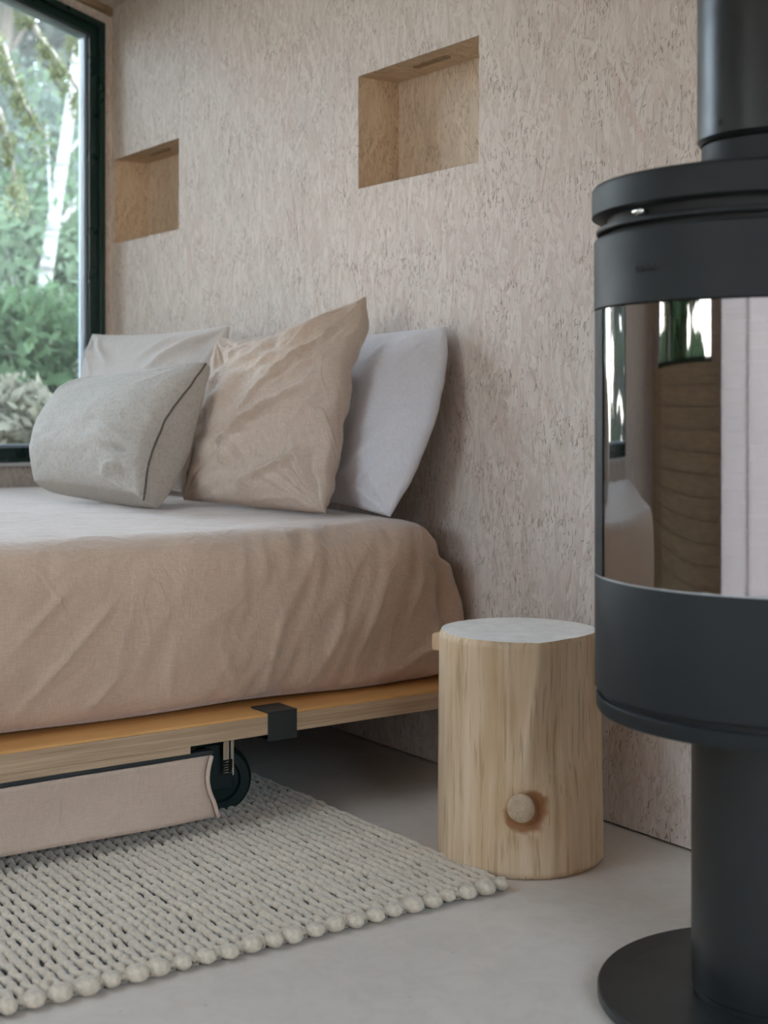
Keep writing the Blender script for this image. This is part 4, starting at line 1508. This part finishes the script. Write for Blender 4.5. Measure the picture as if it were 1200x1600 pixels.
tr_ = [(5.0, 20.0, 14, 0.2, 4.2, 'leaf_misty', 'tallest misty tree at the top of the slope'), (8.2, 20.5, 14, 0.2, 4.2, 'leaf_misty', 'tall misty tree at the top of the slope, right of the tallest'), (5.2, 14.5, 9, 0.16, 2.6, 'leaf_misty', 'misty grey-green tree high on the slope, at the right of the glass'), (4.2, 16.0, 10, 0.18, 3.0, 'leaf_misty', 'misty grey-green tree farthest up the slope'),
       (6.2, 16.5, 10, 0.18, 3.0, 'leaf_pale', 'pale tree behind the window frame'), (2.6, 13.0, 8, 0.14, 2.6, 'leaf_pale', 'pale leafy tree left of the birch')]
for i, (x, y, h, r, c, mk, lab) in enumerate(tr_):
    tree(x, y, h, r, c, M[mk], M['bark_dark'], lab, 80 + i, size=0.13, count=9000, z_crown=0.08)

# mossy conifer reaching in from the left with drooping branches
mt = tag(empty('mossy_conifer', (1.15, 7.4, ground_z(1.15, 7.4))), 'mossy conifer with drooping olive branches at the top left of the window', 'tree')
bm = bmesh.new()
add_tube(bm, [(0, 0, -0.1), (0.02, 0, 2.5), (0.0, 0, 6.0)], [0.16, 0.13, 0.08], 14)
bm_obj('trunk', bm, M['bark_dark'], mt, smooth=True)
rs = random.Random(9)
z0 = ground_z(1.15, 7.4)


def Wp(px_, py_, Y):
    """world point on plane Y seen through the window (used once to lay out the branches)"""
    t = (px_ - 600) / 2222
    d = Y / (0.8202 - 0.5721 * t)
    return Vector((d * (0.5721 + 0.8202 * t), Y, 0.9 + d * (635 - py_) / 2222))


brs = [[(1.15, 7.4, 4.1), Wp(20, -20, 7.2), Wp(62, 55, 7.1), Wp(100, 105, 7.05), Wp(128, 150, 7.0)],
       [(1.15, 7.4, 3.7), Wp(-30, 20, 7.1), Wp(8, 75, 6.9), Wp(28, 140, 6.85), Wp(62, 205, 6.8)],
       [(1.15, 7.4, 3.2), Wp(-40, 110, 7.2), Wp(0, 175, 7.1), Wp(16, 230, 7.05), Wp(26, 300, 7.0)],
       [(1.15, 7.4, 4.6), Wp(40, -80, 7.6), Wp(95, -10, 7.6), Wp(122, 60, 7.6)],
       [(1.15, 7.4, 2.6), (0.6, 7.0, 2.5), (0.1, 6.8, 2.0)], [(1.15, 7.4, 3.9), (0.5, 7.1, 3.7), (-0.2, 7.0, 3.0)]]
for k, b_ in enumerate(brs):
    org = Vector((1.15, 7.4, z0))
    pts = [Vector(p) - org for p in b_]
    bm = bmesh.new()
    add_tube(bm, pts, [0.035, 0.022, 0.015, 0.012, 0.006][:len(pts)], 7)
    br = bm_obj('branch', bm, M['bark_dark'], mt, smooth=True)
    cl = []
    for i in range(1, len(pts)):
        for q in range(4):
            p = pts[i - 1].lerp(pts[i], (q + 0.5) / 4)
            if rs.random() < 0.85:
                L = rs.uniform(0.03, 0.11)
                cl.append(((p.x + rs.uniform(-.02, .02), p.y, p.z - L * 0.6), (0.035, 0.05, L)))
    cl.append(((pts[-1].x, pts[-1].y, pts[-1].z - 0.05), (0.09, 0.08, 0.10)))
    leaves('moss', cl, 0.016, 1100, M['leaf_moss'], br, 200 + k, droop=1.5)

# trees on the glazed side, seen only as light and reflections
for i, (x, y, lab) in enumerate(((-6.2, 3.4, 'dark tree beyond the boarded wall'), (-6.8, 6.2, 'dark tree beyond the far end of the boarded wall'), (-9.5, 4.2, 'dark tree behind the pair beyond the boarded wall'))):
    tree(x, y, 5.5, 0.14, 1.9, M['leaf_green'], M['bark_dark'], lab, 120 + i, size=0.15, count=8000, z_crown=0.1)

for i, (x, y, h, lab) in enumerate(((-1.2, 15.0, 3.6, 'broad green tree left of the window view'), (-5.0, 16.0, 3.8, 'second broad green tree left of the window view'),
                                    (-3.2, 20.0, 4.5, 'green tree behind the two broad ones'))):
    tree(x, y, h, 0.14, 2.4, M['leaf_green'], M['bark_dark'], lab, 140 + i, size=0.16, count=8000, z_crown=0.1)
# thin forest mist beyond the glass
bm = bmesh.new()
add_box(bm, -9, 16, 6.3, 27, -1.0, 14.0)
mm_ = bpy.data.materials.new('forest_mist')
mm_.use_nodes = True
mm_.node_tree.nodes.clear()
vo_ = mm_.node_tree.nodes.new('ShaderNodeOutputMaterial')
vs_ = mm_.node_tree.nodes.new('ShaderNodeVolumeScatter')
vs_.inputs['Color'].default_value = (0.97, 0.95, 0.90, 1)
vs_.inputs['Density'].default_value = 0.0085
mm_.node_tree.links.new(vs_.outputs[0], vo_.inputs['Volume'])
mist = bm_obj('mist', bm, mm_)
mist['kind'] = 'stuff'
mist['label'] = 'thin pale mist hanging in the forest'
